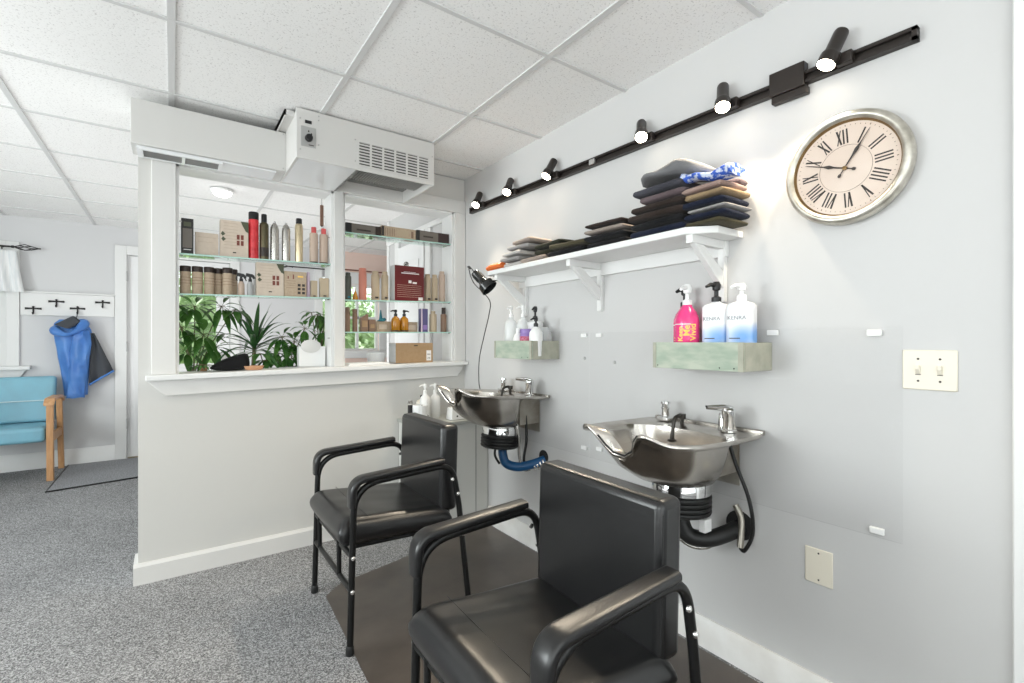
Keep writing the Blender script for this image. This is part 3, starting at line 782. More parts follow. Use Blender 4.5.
for (y, d, dz), lb in zip(heads, hl):
    h = thing('track_spotlight', lb, 'spotlight', (WX - .026, y, TZ(y)), group='spotlights on the black track')
    D = V(d).normalized(); mm = aim(D)
    piv = V((-.032, 0, .028 + dz)); st = piv - D * .062
    MB().box(-.022, .004, -.045, -.002, -.017, .017).build('track_adapter', M_track, h, bevel=.003)
    MB().cyl((-.012, -.02, .006), (-.03, .0, .024 + dz), .0075, seg=10).build('swivel_arm', M_track, h)
    bd = MB().lathe([(.012, -.002), (.019, 0), (.0205, .005), (.0205, .068), (.025, .076), (.027, .083), (.027, .110), (.025, .1105), (.0245, .103), (.006, .101)], st, 24, m=mm).build('lamp_housing', M_track, h)
    MB().lathe([(.004, .102), (.0235, .104), (.0238, .111), (.018, .1145), (.006, .116)], st, 20, m=mm).build('bulb', M_bulb, h)
    L = bpy.data.lights.new('spot_beam', 'SPOT'); L.energy = 24; L.color = (1, .86, .66); L.spot_size = math.radians(94); L.spot_blend = .22; L.shadow_soft_size = .018
    lo = bpy.data.objects.new('spot_beam', L); COL.objects.link(lo); lo.parent = h; lo.location = st + D * .125; lo.rotation_euler = D.to_track_quat('-Z', 'Y').to_euler()

# ------------------------------------------------------------------ wooden wall shelf and the cloths on it
t = thing('wall_shelf', 'long white wooden wall shelf holding folded towels', 'shelf', (WX, 1.58, 1.54))
def S(x, y, z): return (x - WX, y - 1.58, z - 1.54)
SX = 1.437
m = MB(); poly = [(SX, .985), (SX + .07, .905), (WX, .905), (WX, 2.27), (SX + .02, 2.27), (SX, 2.25)]
m.prism([(p[0] - WX, p[1] - 1.58) for p in poly], 'z', 0, .025); m.build('board', M_trim, t, bevel=.003)
m = MB(); m.box(-.02, 0, .96 - 1.58, 2.24 - 1.58, -.058, 0); m.build('back_rail', M_trim, t, bevel=.002)
for y, zb in ((.979, 1.315), (1.596, 1.315), (2.186, 1.315)):
    m = MB(); yy = y - 1.58
    m.box(-.022, 0, yy - .013, yy + .013, zb - 1.54, -.0)
    m.box(SX + .012 - WX, -.022, yy - .013, yy + .013, -.03, 0)
    m.prism([(SX + .03 - WX, -.03), (SX + .085 - WX, -.03), (-.022, -.115), (-.022, -.175)], 'y', yy - .011, yy + .011)
    m.build('bracket', M_trim, t, bevel=.002)
SHZ = 1.5665
def cloth_mat(i, col):
    return mat('towel_%02d' % i, col, .95, spec=.05, sheen=.08, nscale=7, ncol=tuple(min(1, c * 1.35 + .006) for c in col), bump=.6, bscale=160, bdist=.004)
TC = {'black': (.010, .010, .011), 'navy': (.010, .013, .026), 'slate': (.045, .045, .055), 'grey': (.25, .24, .235), 'lgrey': (.42, .40, .38), 'olive': (.055, .048, .028), 'tan': (.24, .17, .10), 'rose': (.27, .19, .165),
      'mauve': (.10, .075, .08), 'taupe': (.24, .20, .175), 'brown': (.028, .02, .017), 'dolive': (.022, .023, .015)}
def towel(y, x, z, wy, dx, h, colr, label, group, rz=0, rx=0, seed=0, layers=3, cat='towel'):
    """Folded cloth: layers that turn into one another at the front fold, edges rounded, top rumpled."""
    m = MB(); n = 20; lh = h / layers
    for l in range(layers):
        rings = []; ny = 12
        ins = .006 * ((l * 37 + seed * 13) % 3) / 2
        re = lh * .6 / (wy / 2)
        vl = [-1, -1 + re * .04, -1 + re * .15, -1 + re * .35, -1 + re * .65, -1 + re]; vl += [-.6, -.3, 0, .3, .6] + [-q_ for q_ in vl[::-1]]
        for v in vl:
            e = max(0, (abs(v) - 1 + re) / re); k = math.sqrt(max(.03, 1 - e * e))
            ring = []
            for q in range(n):
                a = 2 * PI * q / n; ca, sa = math.cos(a), math.sin(a)
                px = (dx / 2 - ins) * math.copysign(abs(ca) ** .42, ca) - math.copysign(.006 * abs(sa) ** 3, ca); pz = lh * .58 * k * math.copysign(abs(sa) ** .5, sa)
                nz = noise.noise(V((px * 11 + seed * 3.1, v * wy * 9, l * 2.3 + seed))) * .008
                sag = -.10 * h * abs(v) ** 3 * (l / max(1, layers - 1))
                px *= .86 + .14 * k
                ring.append((px + nz * 1.4, v * wy / 2 + nz * .9 * (1 if abs(v) > .8 else .2), lh * (l + .5) + pz + nz * (.5 if sa < 0 and l == 0 else 1) + sag))
            rings.append(ring)
        m.loft(rings)
    zmin = min(p[2] for p in m.v); zs = h / (max(p[2] for p in m.v) - zmin); m.v = [(p[0], p[1], (p[2] - zmin) * zs) for p in m.v]
    i = list(TC).index(colr)
    o = m.build('folded_towel', cloth_mat(i, TC[colr]), sharp=75, loc=(x, y, z), rot=(rx, 0, rz))
    return tag(o, label, cat, group)
G1 = 'towels in the tall stack at the clock end of the shelf'
z = SHZ
for i, (c, h, w, dy, lb) in enumerate([
    ('navy', .033, .25, .0, 'navy folded towel at the very bottom of the tall dark stack'),
    ('black', .031, .24, .006, 'black folded towel second from the bottom of the tall dark stack'),
    ('brown', .031, .25, .010, 'brown-black folded towel in the middle of the tall dark stack'),
    ('brown', .030, .24, .002, 'brown-black folded towel just under the mauve towel'),
    ('mauve', .030, .20, -.02, 'dark mauve folded towel under the slate one'),
    ('slate', .031, .22, .0, 'slate grey folded towel under the crumpled grey one'),
    ]):
    towel(1.125 + dy, 1.55, z, w, .20, h, c, lb, G1, rz=random.uniform(-.05, .05), seed=i + 1, layers=1); z += h + .0003
ztop = z
# crumpled grey cloth on the very top
m = MB(); rings = []
for j in range(15):
    v = -1 + 2 * j / 14; ring = []
    for q in range(22):
        a = 2 * PI * q / 22; ca, sa = math.cos(a), math.sin(a)
        k = math.sqrt(max(.06, 1 - abs(v) ** 3))
        px = .105 * k * math.copysign(abs(ca) ** .6, ca); py = v * .15
        hz = .020 + .024 * math.exp(-((v + .3) / .5) ** 2)
        pz = hz * (k * math.copysign(abs(sa) ** .8, sa) if sa > 0 else .5 * sa) + .012 * noise.noise(V((px * 14, v * 2.2, 5)))
        ring.append((px + .012 * noise.noise(V((v * 3, a, 2))), py, pz - .03 * max(0, -v - .2)))
    rings.append(ring)
m.loft(rings); zm = min(p[2] for p in m.v); m.v = [(a, b_, c - zm) for a, b_, c in m.v]
tag(m.build('crumpled_towel', cloth_mat(20, (.15, .15, .155)), loc=(1.55, 1.085, ztop), rot=(0, 0, .1), sharp=75), 'light grey crumpled towel on top of the tall dark stack', 'towel', G1)
z = SHZ
G2 = 'towels in the mixed stack at the shelf end'
for i, (c, h, w, dy, lb) in enumerate([
    ('olive', .023, .21, .015, 'olive folded towel at the bottom of the mixed stack near the bracket'),
    ('navy', .026, .20, .0, 'navy folded towel directly above the olive one'),
    ('grey', .016, .19, -.01, 'thin grey folded towel between two navy ones'),
    ('navy', .028, .21, .01, 'navy folded towel under the tan one'),
    ('tan', .026, .20, .0, 'tan folded towel under the rose beige one'),
    ('rose', .025, .20, .01, 'rose beige folded towel under the blue cloth')]):
    towel(.935 + dy, 1.545, z, w - .04, .17, h, c, lb, G2, rz=random.uniform(-.06, .06), seed=i + 21, layers=1); z += h + .0003
# blue and white patterned cloth, draped and with a tail at the wall side
m = MB(); rings = []
for j in range(19):
    v = j / 18; y = .09 - .20 * v
    hz = .008 + .012 * v + .016 * max(0, 1 - v * 5)
    ring = []
    for q in range(16):
        a = 2 * PI * q / 16
        w = .022 + .03 * v
        ring.append((w * math.cos(a) + .01 * noise.noise(V((v * 6, a, 1))), y, hz * math.sin(a) + .02 + .01 * math.sin(v * 7) + .02 * (max(0, .15 - v) / .15) - .012 * max(0, v - .85) / .15))
    rings.append(ring)
m.loft(rings); zm = min(p[2] for p in m.v); m.v = [(a, b_, c - zm) for a, b_, c in m.v]
M_bl = mat('blue_white_print', (.04, .11, .50), .8, nscale=45, ncol=(.62, .67, .80), contrast=(.47, .55))
tag(m.build('patterned_cloth', M_bl, loc=(1.50, .945, z), sharp=75), 'blue and white patterned cloth on top of the mixed stack', 'cloth', G2)
towel(.95, 1.625, z, .14, .06, .034, 'mauve', 'dark rolled cloth at the wall behind the blue patterned cloth', G2, seed=40, layers=1, cat='cloth')
# middle pile leaning towards the tall stack
G3 = 'dark towels in the low middle pile'
for i, (y, z_, w, h, c, rx_, lb) in enumerate([
    (1.375, SHZ + .001, .22, .026, 'black', 0, 'black folded towel at the bottom of the low pile beside the tall stack'),
    (1.385, SHZ + .030, .23, .026, 'black', .02, 'second black folded towel up in the low pile beside the tall stack'),
    (1.39, SHZ + .060, .22, .024, 'taupe', .02, 'taupe folded towel between two dark ones in the low middle pile'),
    (1.39, SHZ + .088, .21, .020, 'brown', .02, 'brown-black folded towel on top of the low middle pile'),
    (1.63, SHZ + .001, .24, .028, 'black', 0, 'black folded towel at the bottom, midway along the shelf over the centre bracket'),
    (1.615, SHZ + .032, .25, .030, 'olive', .02, 'dark olive folded towel lying midway along the shelf')]):
    towel(y, 1.53, z_, w, .17, h, c, lb, G3, rx=rx_, seed=50 + i, layers=1)
G4 = 'towels in the grey pile at the far end of the shelf'
for i, (y, x, z_, w, h, c, rz_, lb) in enumerate([
    (1.87, 1.53, SHZ + .001, .19, .030, 'taupe', 0, 'taupe folded towel lying between the grey pile and the dark towels'),
    (1.80, 1.57, SHZ + .034, .20, .030, 'dolive', .05, 'very dark olive folded towel on the taupe one'),
    (1.79, 1.57, SHZ + .067, .22, .028, 'dolive', -.1, 'rumpled dark olive towel at the top beside the grey pile'),
    (2.06, 1.55, SHZ + .001, .16, .028, 'lgrey', 0, 'light grey folded towel at the bottom of the far grey pile'),
    (2.07, 1.53, SHZ + .031, .17, .026, 'grey', .03, 'mid grey folded towel second in the far grey pile'),
    (2.055, 1.54, SHZ + .059, .17, .028, 'lgrey', -.04, 'light grey folded towel third in the far grey pile'),
    (2.02, 1.55, SHZ + .089, .18, .028, 'grey', .06, 'mid grey folded towel fourth in the far grey pile'),
    (2.0, 1.56, SHZ + .119, .17, .026, 'taupe', -.08, 'taupe grey folded towel on top of the far grey pile')]):
    towel(y, x, z_, w, .17, h, c, lb, G4, rz=rz_, seed=70 + i, layers=1)
m = MB(); m.tube(spline([(0, .06, 0), (0, .02, .004), (0, -.05, .006), (0, -.085, .004)], 5), [.014] * 4 + [.017] * 6 + [.016] * 5 + [.012], 12, sx=1.5)
m.v = [(a, b_, c + .0145) for a, b_, c in m.v]
t = tag(m.build('orange_grip', M_orange, loc=(1.462, 2.215, SHZ + .0005)), 'orange grip of a hair tool at the far end of the shelf', 'hair tool')

# clip lamp hanging off the shelf end
t = thing('clip_lamp', 'black clip-on lamp hanging off the far end of the shelf', 'lamp', (1.46, 2.255, 1.512))
D = V((-.10, -.55, -.62)).normalized(); D = V((.42, -.55, -.72)).normalized(); mm = aim(D)
st = V((-.055, .085, .055))
sh = MB().lathe([(.010, 0), (.024, .003), (.026, .012), (.026, .07), (.030, .078), (.034, .085), (.046, .095), (.052, .135), (.050, .136), (.044, .10), (.010, .09)], st, 24, m=mm).build('lamp_shade', mat('black_gloss_enamel', (.012, .013, .013), .2, coat=.5), t)
m = MB()
for k in range(6): m.obox(st + mm @ V((.0265 * math.cos(k * PI / 3), .0265 * math.sin(k * PI / 3), .04)), (.003, .006, .045), mm @ RZ(k * PI / 3))
m.build('cooling_rib', M_blk, sh)
m = MB(); m.obox((.035, -.02, .02), (.05, .018, .006), RY(.3)); m.obox((.035, -.02, .005), (.05, .018, .005), RY(-.2)); m.cyl((.02, -.02, .0), (.0, -.01, -.005), .006); m.build('clamp', M_blk, t)
m = MB(); m.tube(spline([st, st + V((-.02, .03, .035)), st + V((.03, .06, -.05)), (.03, .06, -.10), (.055, .10, -.18), (.06, .16, -.30), (.08, .25, -.45), (.12, .32, -.60), (.14, .33, -.66)], 8), .0028, 8); m.build('cord', M_blk, t)
m = MB(); m.tube(spline([st + V((-.012, .02, .02)), st + V((-.02, .03, .03)), st + V((-.026, .034, .034))], 4), .004, 8); m.build('switch', M_blk, t)

# ------------------------------------------------------------------ wooden bottle crates
def crate(y0, y1, z0, z1, x0, label):
    cy = (y0 + y1) / 2; t = thing('bottle_crate', label, 'shelf box', (WX, cy, z0), group='weathered green wall crates')
    w = .012; h = z1 - z0; X = x0 - WX; a = y0 - cy; b_ = y1 - cy
    MB().box(X + w, -.001, a + w, b_ - w, .001, w).build('bottom', M_greenw2, t)
    MB().box(X, X + w, a + .001, b_ - .001, 0, h).build('front_board', M_greenw, t, bevel=.0015)
    for (p, q) in ((a, a + w), (b_ - w, b_)): MB().box(X + w, -.001, p - .0005, q + .0005, 0, h - .001).build('end_board', M_greenw2, t, bevel=.0015)
    MB().box(-w, -.001, a + w, b_ - w, w, h).build('back_board', M_greenw2, t)
    for (p, q) in ((a - .0015, a + .016), (b_ - .012, b_ + .0015)): MB().box(X - .002, X + .004, p, q, 0, h).build('corner_strip', M_greenw2, t)
    m = MB()
    for (y, z) in [(a + .08, .006), (b_ - .02, .006), (a + .03, .006)]: m.lathe([(.0025, 0), (.0015, .0015)], (X - .001, y, z + .004), 8, m=RY(-PI / 2))
    m.build('nail', M_iron, t)
    return t
crate(.805, 1.152, 1.072, 1.167, 1.48, 'weathered green wooden wall crate holding the pink pump bottles')
crate(1.905, 2.243, 1.078, 1.174, 1.48, 'weathered green wooden wall crate holding the clear pump bottles')
CB = 1.0855   # crate floor near
CBL = 1.0915

def pump(mb, z, r, rot, colr_len=.045, h=.05):
    """Pump head: collar, stem, actuator with nozzle; appended at height z."""
    c, s = math.cos(rot), math.sin(rot)
    mb.lathe([(r, z), (r, z + .016), (r * .8, z + .018), (r * .45, z + .021), (r * .42, z + h * .55), (r * .8, z + h * .6), (r * .9, z + h * .85), (r * .6, z + h)], (0, 0, 0), 16)
    mb.tube([(0, 0, z + h * .82), (c * colr_len * .6, s * colr_len * .6, z + h * .84), (c * colr_len, s * colr_len, z + h * .72)], [r * .55, r * .45, r * .32], 10)
    return mb
GB = 'bottles in the crate by the nearer basin'
def pink_bottle(y, x, label, rz, capm=M_white):
    t = thing('pump_bottle', label, 'bottle', (x, y, CB), (0, 0, rz), group=GB)
    bd = MB().lathe([(.040, 0), (.043, .004), (.043, .155), (.041, .17), (.034, .19), (.022, .207), (.018, .213), (.018, .219)], (0, 0, 0), 36).build('body', M_pink, t)
    # label lettering wraps the side facing the room
    for (w_, ang, sz) in [('Keep', PI + .04, .026), ('Me', PI + .57, .031), ('Vivid', PI + 1.08, .031)]:
        r_ = .0436
        text('lettering', w_, sz, (r_ * math.cos(ang), r_ * math.sin(ang), .118 if w_ == 'Me' else .10), (PI / 2, -PI / 2, 0), M_yel, t, .0004, bold=.0006)
        o = t.children[-1]; o.matrix_local = Matrix.Translation((r_ * math.cos(ang), r_ * math.sin(ang), {'Keep': .112, 'Me': .124, 'Vivid': .118}[w_])) @ Matrix.Rotation(ang + PI / 2, 4, 'Z') @ Matrix.Rotation(PI / 2, 4, 'X') @ Matrix.Rotation(PI / 2, 4, 'Z')
    m = MB(); m.v = []; 
    rings = [[(.0434 * math.cos(PI + .1 + a * .1), .0434 * math.sin(PI + .1 + a * .1), zz) for a in range(-8, 9)] for zz in (.146, .149)]
    m.loft(rings, False, False, False); m.build('label_band', M_wink, t)
    m = MB(); pump(m, .219, .0175, PI + .15, .05, .075); m.build('pump_head', capm, t)
    return t
pink_bottle(1.05, 1.543, 'pink pump bottle with yellow lettering and white pump, front one in the crate', .0)
pink_bottle(1.105, 1.610, 'second pink pump bottle with a dark pump behind the front pink one', -.2, M_blk)
def kenra(y, x, label, capm, hp, rz, z_extra=0):
    t = thing('pump_bottle', label, 'bottle', (x, y, CB), (0, 0, rz), group=GB)
    # rectangular rounded body
    rings = []
    for (sc, z) in [(.9, 0), (.98, .003), (1, .008), (1, .196), (.97, .207), (.80, .215), (.36, .222), (.34, .227)]:
        ring = []
        for k in range(40):
            a = 2 * PI * k / 40; ca, sa = math.cos(a), math.sin(a)
            ring.append((.030 * sc * math.copysign(abs(ca) ** .4, ca),   .0445 * sc * math.copysign(abs(sa) ** .4, sa), z))
        rings.append(ring)
    MB().loft(rings).build('body', M_kenra, t, sharp=50)
    o = text('lettering', 'KENRA', .019, (0, 0, 0), (0, 0, 0), mat('grey_ink', (.22, .23, .25), .5), t, .0003)
    o.matrix_local = Matrix.Translation((-.0305, .006, .164)) @ Matrix.Rotation(-PI / 2, 4, 'Z') @ Matrix.Rotation(PI / 2, 4, 'X')
    m = MB(); m.box(-.0306, -.0298, -.005, .03, .094, .097); m.build('small_print', M_ink, t)
    m = MB(); pump(m, .225, .0165, PI - .35, .05, hp); m.build('pump_head', capm, t)
    return t
kenra(.954, 1.575, 'flat white and blue bottle with black pump beside the pink bottle', M_blk, .072, .18)
kenra(.862, 1.575, 'white and blue flat bottle with white pump at the shelf crate end', M_white, .058, .18)
GL = 'bottles in the crate by the far basin'
def simple_bottle(name, y, x, z, prof, mt, label, pumpm=None, ph=.05, pr=.012, rot=PI, group=GL, cat='bottle', seg=24, rz=0):
    t = thing(name, label, cat, (x, y, z), (0, 0, rz), group=group)
    MB().lathe(prof, (0, 0, 0), seg).build('body', mt, t)
    if pumpm:
        m = MB(); pump(m, prof[-1][1], pr, rot, .04, ph); m.build('pump_head', pumpm, t)
    return t
cl = [(.034, 0), (.037, .004), (.037, .17), (.03, .19), (.014, .205), (.013, .215)]
M_frost = mat('frosted_plastic', (.88, .90, .90), .25, alpha=.6)
simple_bottle('pump_bottle', 2.195, 1.56, CBL, cl, M_frost, 'clear pump bottle at the far end of the far crate', M_white, .065, .012, PI + .4)
simple_bottle('pump_bottle', 2.115, 1.585, CBL, cl, M_frost, 'clear pump bottle next to the big white tub bottle', M_white, .065, .012, PI - .4)
t = simple_bottle('pump_bottle', 2.035, 1.608, CBL, [(.038, 0), (.041, .004), (.041, .165), (.043, .168), (.043, .182), (.03, .188), (.014, .19), (.014, .198)], M_white, 'tall white bottle with black pump at the back of the far crate', M_blk, .072, .013, PI + .5)
MB().lathe([(.0412, .10), (.0414, .101), (.0414, .14), (.0412, .141)], (0, 0, 0), 24).build('label_print', mat('teal_print', (.12, .32, .36), .5, nscale=60, ncol=(.8, .82, .82)), t)
t = simple_bottle('lotion_bottle', 2.079, 1.526, CBL, [(.028, 0), (.030, .004), (.030, .09), (.022, .115), (.012, .125), (.013, .128), (.013, .15), (.008, .152)], M_white, 'small white capped bottle in front of the clear pumps', None)
t = simple_bottle('cosmetic_jar', 2.011, 1.530, CBL, [(.033, 0), (.035, .003), (.035, .115), (.033, .12), (.036, .122), (.036, .142), (.033, .145)], M_purple, 'purple jar with red print at the front of the far crate', None, cat='jar')
MB().lathe([(.0354, .06), (.0356, .061), (.0356, .105), (.0354, .106)], (0, 0, 0), 24).build('label_print', mat('red_dot_print', (.40, .02, .06), .5, nscale=90, ncol=(.6, .25, .35)), t)
simple_bottle('pump_bottle', 1.937, 1.535, CBL, [(.030, 0), (.034, .004), (.036, .1), (.034, .125), (.022, .145), (.011, .152), (.011, .155)], M_white, 'short white bottle with black pump at the near end of the far crate', M_blk, .05, .012, PI + .2)
t = simple_bottle('glass_jar', 1.962, 1.613, CBL, [(.034, 0), (.038, .004), (.040, .1), (.036, .13), (.02, .15), (.018, .155)], M_clearpl, 'round clear plastic bottle at the wall behind the short white pump', None)

# ------------------------------------------------------------------ corner cabinet and things on it
t = thing('corner_cabinet', 'white cabinet in the corner under the partition sill', 'cabinet', (1.42, 2.75, 0))
MB().box(-.24, .244, -.15, .157, .0, .655).build('body', mat('cabinet_grey_white', (.62, .62, .59), .45), t, bevel=.003)
MB().box(-.25, .2455, -.16, .158, .656, .676).build('top', mat('cabinet_top_grey', (.40, .41, .385), .4), t, bevel=.003)
MB().box(.15, .155, -.1525, -.149, .05, .64).build('door_gap', mat('gap_grey', (.28, .28, .27), .6), t)
MB().tube(fillet([(-.02, -.152, .03), (-.02, -.18, .035), (.12, -.18, .05), (.12, -.152, .055)], [.01, .01]), .006, 8).build('foot_bar', M_bolt, t)
CT = .677
GC = 'bottles on the corner cabinet'
def white_pump(x, y, label, hh):
    return simple_bottle('pump_bottle', y, x, CT, [(.030, 0), (.033, .004), (.033, hh * .72), (.028, hh * .85), (.013, hh * .95), (.012, hh)], M_white, label, M_white, .06, .012, PI, GC)
white_pump(1.30, 2.77, 'white pump bottle left-hand of the pair on the corner cabinet', .165)
white_pump(1.385, 2.80, 'white pump bottle right-hand of the pair on the corner cabinet, partly behind the basin horn', .16)
t = thing('comb_holder', 'white ribbed plastic tub on the corner cabinet', 'tub', (1.245, 2.72, CT))
MB().lathe([(.040, 0), (.043, .003), (.047, .10), (.045, .102), (.041, .01)], (0, 0, 0), 28).build('tub', M_white, t)
m = MB()
for k in range(14): a = 2 * PI * k / 14; m.obox((.0455 * math.cos(a), .0455 * math.sin(a), .05), (.003, .006, .085), RZ(a))
m.build('tub_rib', M_white, t)
t = thing('hair_clipper', 'dark narrow hair clipper standing beside the white tub', 'hair clipper', (1.195, 2.76, CT))
m = MB(); m.box(-.013, .013, -.011, .011, 0, .10); m.build('handle', M_iron, t, bevel=.004)
m = MB(); m.box(-.015, .015, -.006, .006, .10, .118)
for k in range(6): m.box(-.014 + k * .005, -.012 + k * .005, -.004, .004, .118, .128)
m.build('blade', M_bolt, t)
t = thing('scissors', 'thin pair of steel scissors leaning on the white tub', 'scissors', (1.30, 2.69, CT))
m = MB(); m.tube([(.0, 0, .004), (-.05, .02, .10)], .003, 8); m.build('blade', M_steelc, t)
m = MB(); m.tube([(.03, .0, .004), (.0, .0, .006), (-.04, .018, .075)], .0035, 8); m.build('arm', M_steelc, t)
t = thing('cream_jar', 'cream jar with black lid knob behind the white pump bottles', 'jar', (1.315, 2.845, CT))
MB().lathe([(.036, 0), (.038, .003), (.038, .10), (.034, .11), (.02, .118)], (0, 0, 0), 24).build('jar', M_cream, t)
MB().lathe([(.006, .118), (.006, .126), (.014, .132), (.014, .142), (.006, .147)], (0, 0, 0), 14).build('lid_knob', M_blk, t)
t = thing('power_box', 'white power outlet box with two black holes on the corner cabinet', 'power box', (1.475, 2.66, CT))
m = MB(); m.hexa([(-.062, -.03, 0), (.062, -.03, 0), (.062, .05, 0), (-.062, .05, 0), (-.052, -.018, .075), (.052, -.018, .075), (.052, .045, .075), (-.052, .045, .075)]); m.build('case', M_white, t, bevel=.006)
m = MB()
for x in (-.018, .018): m.lathe([(.006, 0), (.005, .002)], (x, -.0265, .022), 12, m=RX(PI / 2))
m.build('socket_hole', M_blk, t)

# ------------------------------------------------------------------ partition shelves (glass) and goods
def gshelf(x0, x1, za, zb_, label):
    m = MB(); y0, y1, th = PY + .012, PY + .135, .007
    m.hexa([(x0, y0 + .003, za - th), (x1, y0 + .003, zb_ - th), (x1, y1, zb_ - th), (x0, y1, za - th), (x0, y0 + .003, za), (x1, y0 + .003, zb_), (x1, y1, zb_), (x0, y1, za)])
    o = tag(m.build('glass_shelf', M_glass), label, 'shelf', 'glass shelves in the partition')
    m = MB(); m.hexa([(x0, y0, za - th), (x1, y0, zb_ - th), (x1, y0 + .003, zb_ - th), (x0, y0 + .003, za - th), (x0, y0, za), (x1, y0, zb_), (x1, y0 + .003, zb_), (x0, y0 + .003, za)])
    m.build('front_edge', M_glassedge, o)
    for x, z in ((x0 + .004, za), (x1 - .004, zb_)):
        MB().cyl((x - .012 if x > .5 * (x0 + x1) else x + .012, y0 + .012, z - th - .004), (x, y0 + .012, z - th - .004), .004, seg=8).build('shelf_pin', M_bolt, o)
    return lambda x: za + (zb_ - za) * (x - x0) / (x1 - x0) + .0006
a0, a1, b0, b1 = A0 + .0125, A1 - .0125, B0 + .0125, B1 - .0125
z1 = gshelf(a0, a1, 1.617, 1.631, 'upper glass shelf in the wide opening above the plants')
z2 = gshelf(a0, a1, 1.413, 1.431, 'lower glass shelf in the wide opening, just above the plants')
z3 = gshelf(b0, b1, 1.834, 1.845, 'topmost glass shelf in the narrow opening next to the corner')
z4 = gshelf(b0, b1, 1.424, 1.445, 'middle glass shelf in the narrow opening, under the maroon box')
z5 = gshelf(b0, b1, 1.229, 1.236, 'lowest glass shelf in the narrow opening, under the amber bottles')
IY = PY + .068
# stray shelf pins on the left jamb of the wide opening
for x, z in ((A0 + .018, 1.78), (A1 - .018, 1.79), (A0 + .018, 1.18), (A1 - .018, 1.19)):
    o = MB().cyl((x - .006, PY + .03, z), (x + .006, PY + .03, z), .004, seg=8).build('shelf_pin', M_bolt)
    tag(o, {(1.78): 'spare metal shelf pin high beside the black box', 1.79: 'spare metal shelf pin above the red-capped bottles', 1.18: 'spare metal shelf pin beside the umbrella plant', 1.19: 'spare metal shelf pin above the white square box'}[z], 'shelf pin', 'spare shelf pins')

def carton(name, x, z, w, h, d, mt, label, group, cat='box', y=IY, rz=0, prints=(), bevel=.0015):
    """prints: (x0,x1,z0,z1,material,name) as fractions of the front face."""
    t = thing(name, label, cat, (x, y, z), (0, 0, rz), group=group)
    MB().box(-w / 2, w / 2, -d / 2, d / 2, 0, h).build('carton', mt, t, bevel=bevel)
    by = {}
    for (p, q, r, s_, mm, nm) in prints:
        by.setdefault((nm, mm.name), (MB(), mm))[0].box(-w / 2 + p * w, -w / 2 + q * w, -d / 2 - .0008, -d / 2, r * h, s_ * h)
    for (nm, _), (m, mm) in by.items(): m.build(nm, mm, t)
    return t
GA = 'hair products on the upper glass shelf of the wide opening'
carton('product_box', .06, z1(.06), .053, .184, .05, mat('black_carton', (.02, .019, .018), .4), 'tall black product box at the end of the upper shelf', GA, prints=[(.12, .88, .18, .72, M_greybr, 'front_label'), (.2, .8, .78, .9, M_leafink, 'label_print'), (.2, .8, .12, .14, M_wink, 'label_print')])
carton('product_box', .146, z1(.146), .104, .125, .03, M_kraftl, 'low plain beige box between the black box and the kraft gift box', GA, prints=[(.1, .9, .8, .81, M_kraft, 'label_print'), (.1, .8, .6, .607, M_kraft, 'label_print')], y=IY + .02)
def giftbox(x, z, w, h, label, group):
    lines = [(.12, .62, .92 - k * .085, .928 - k * .085, M_kraft, 'text_lines') for k in range(9)]
    win = [(.58 + i * .145, .68 + i * .145, .34 + j * .16, .47 + j * .16, M_inkr, 'window_motif') for i in (0, 1) for j in (0, 1)]
    t = carton('gift_box', x, z, w, h, .05, M_kraftl, label, group, prints=lines + win + [(.44, .56, .12, .15, M_ink, 'label_print')])
    m = MB()
    m.add([(w * .22, -.0262, h), (w * .5, -.0262, h), (w * .5, -.0262, h * .70), (w * .40, -.0262, h * .74), (w * .30, -.0262, h * .87)], [(0, 1, 2, 3, 4)])
    for (cx, cz) in [(-.42, .62), (-.40, .48)]:
        m.add([(w * (cx - .06), -.0262, h * cz), (w * cx, -.0262, h * (cz + .07)), (w * (cx + .10), -.0262, h * cz), (w * cx, -.0262, h * (cz - .06))], [(0, 1, 2, 3)])
    m.build('leaf_motif', M_leafink, t, flat=True)
    return t
giftbox(.27, z1(.27), .132, .198, 'pale kraft gift box with window and leaf print beside the red can', GA)
def can(x, z, r, h, mt, capm, label, group, capr=None, caph=.03, shoulder=.02, bands=(), y=IY, cat='spray can'):
    t = thing('spray_can', label, cat, (x, y, z), group=group)
    cr = capr or r * .7; hb = h - caph
    MB().lathe([(r * .96, 0), (r, .004), (r, hb - shoulder), (r * .93, hb - shoulder * .5), (cr * .98, hb - .001), (cr * .9, hb + .001)], (0, 0, 0), 28).build('body', mt, t)
    MB().lathe([(cr, hb), (cr, h - .004), (cr * .88, h)], (0, 0, 0), 24).build('cap', capm, t)
    for (za, zb_, bm) in bands: MB().lathe([(r + .0002, za), (r + .0005, za + .001), (r + .0005, zb_ - .001), (r + .0002, zb_)], (0, 0, 0), 28).build('printed_band', bm, t)
    return t
can(.364, z1(.364), .0255, .262, M_red, M_blk, 'red spray can with wide black cap on the upper glass shelf', GA, .0255, .042, .004)
can(.416, z1(.416), .0235, .258, M_darkc, M_blk, 'dark gold spray can with black cap beside the red can', GA, .0145, .045, .02, [(.02, .07, M_ink)])
def steelcan(x, lb):
    t = thing('spray_can', lb, 'spray can', (x, IY, z1(x)), group=GA)
    MB().lathe([(.0215, 0), (.0225, .004), (.0225, .175), (.021, .19), (.0155, .205), (.009, .212), (.0085, .214)], (0, 0, 0), 28).build('body', M_steelc, t)
    MB().lathe([(.0065, .213), (.0065, .222), (.004, .226)], (0, 0, 0), 14).build('nozzle', M_grey, t)
    return t
steelcan(.469, 'bare steel spray can next to the dark gold can'); steelcan(.529, 'bare steel spray can standing between the other steel can and the gold one')
can(.598, z1(.598), .0215, .258, M_goldc, M_blk, 'slim pale gold spray can with black cap', GA, .0165, .032, .012)
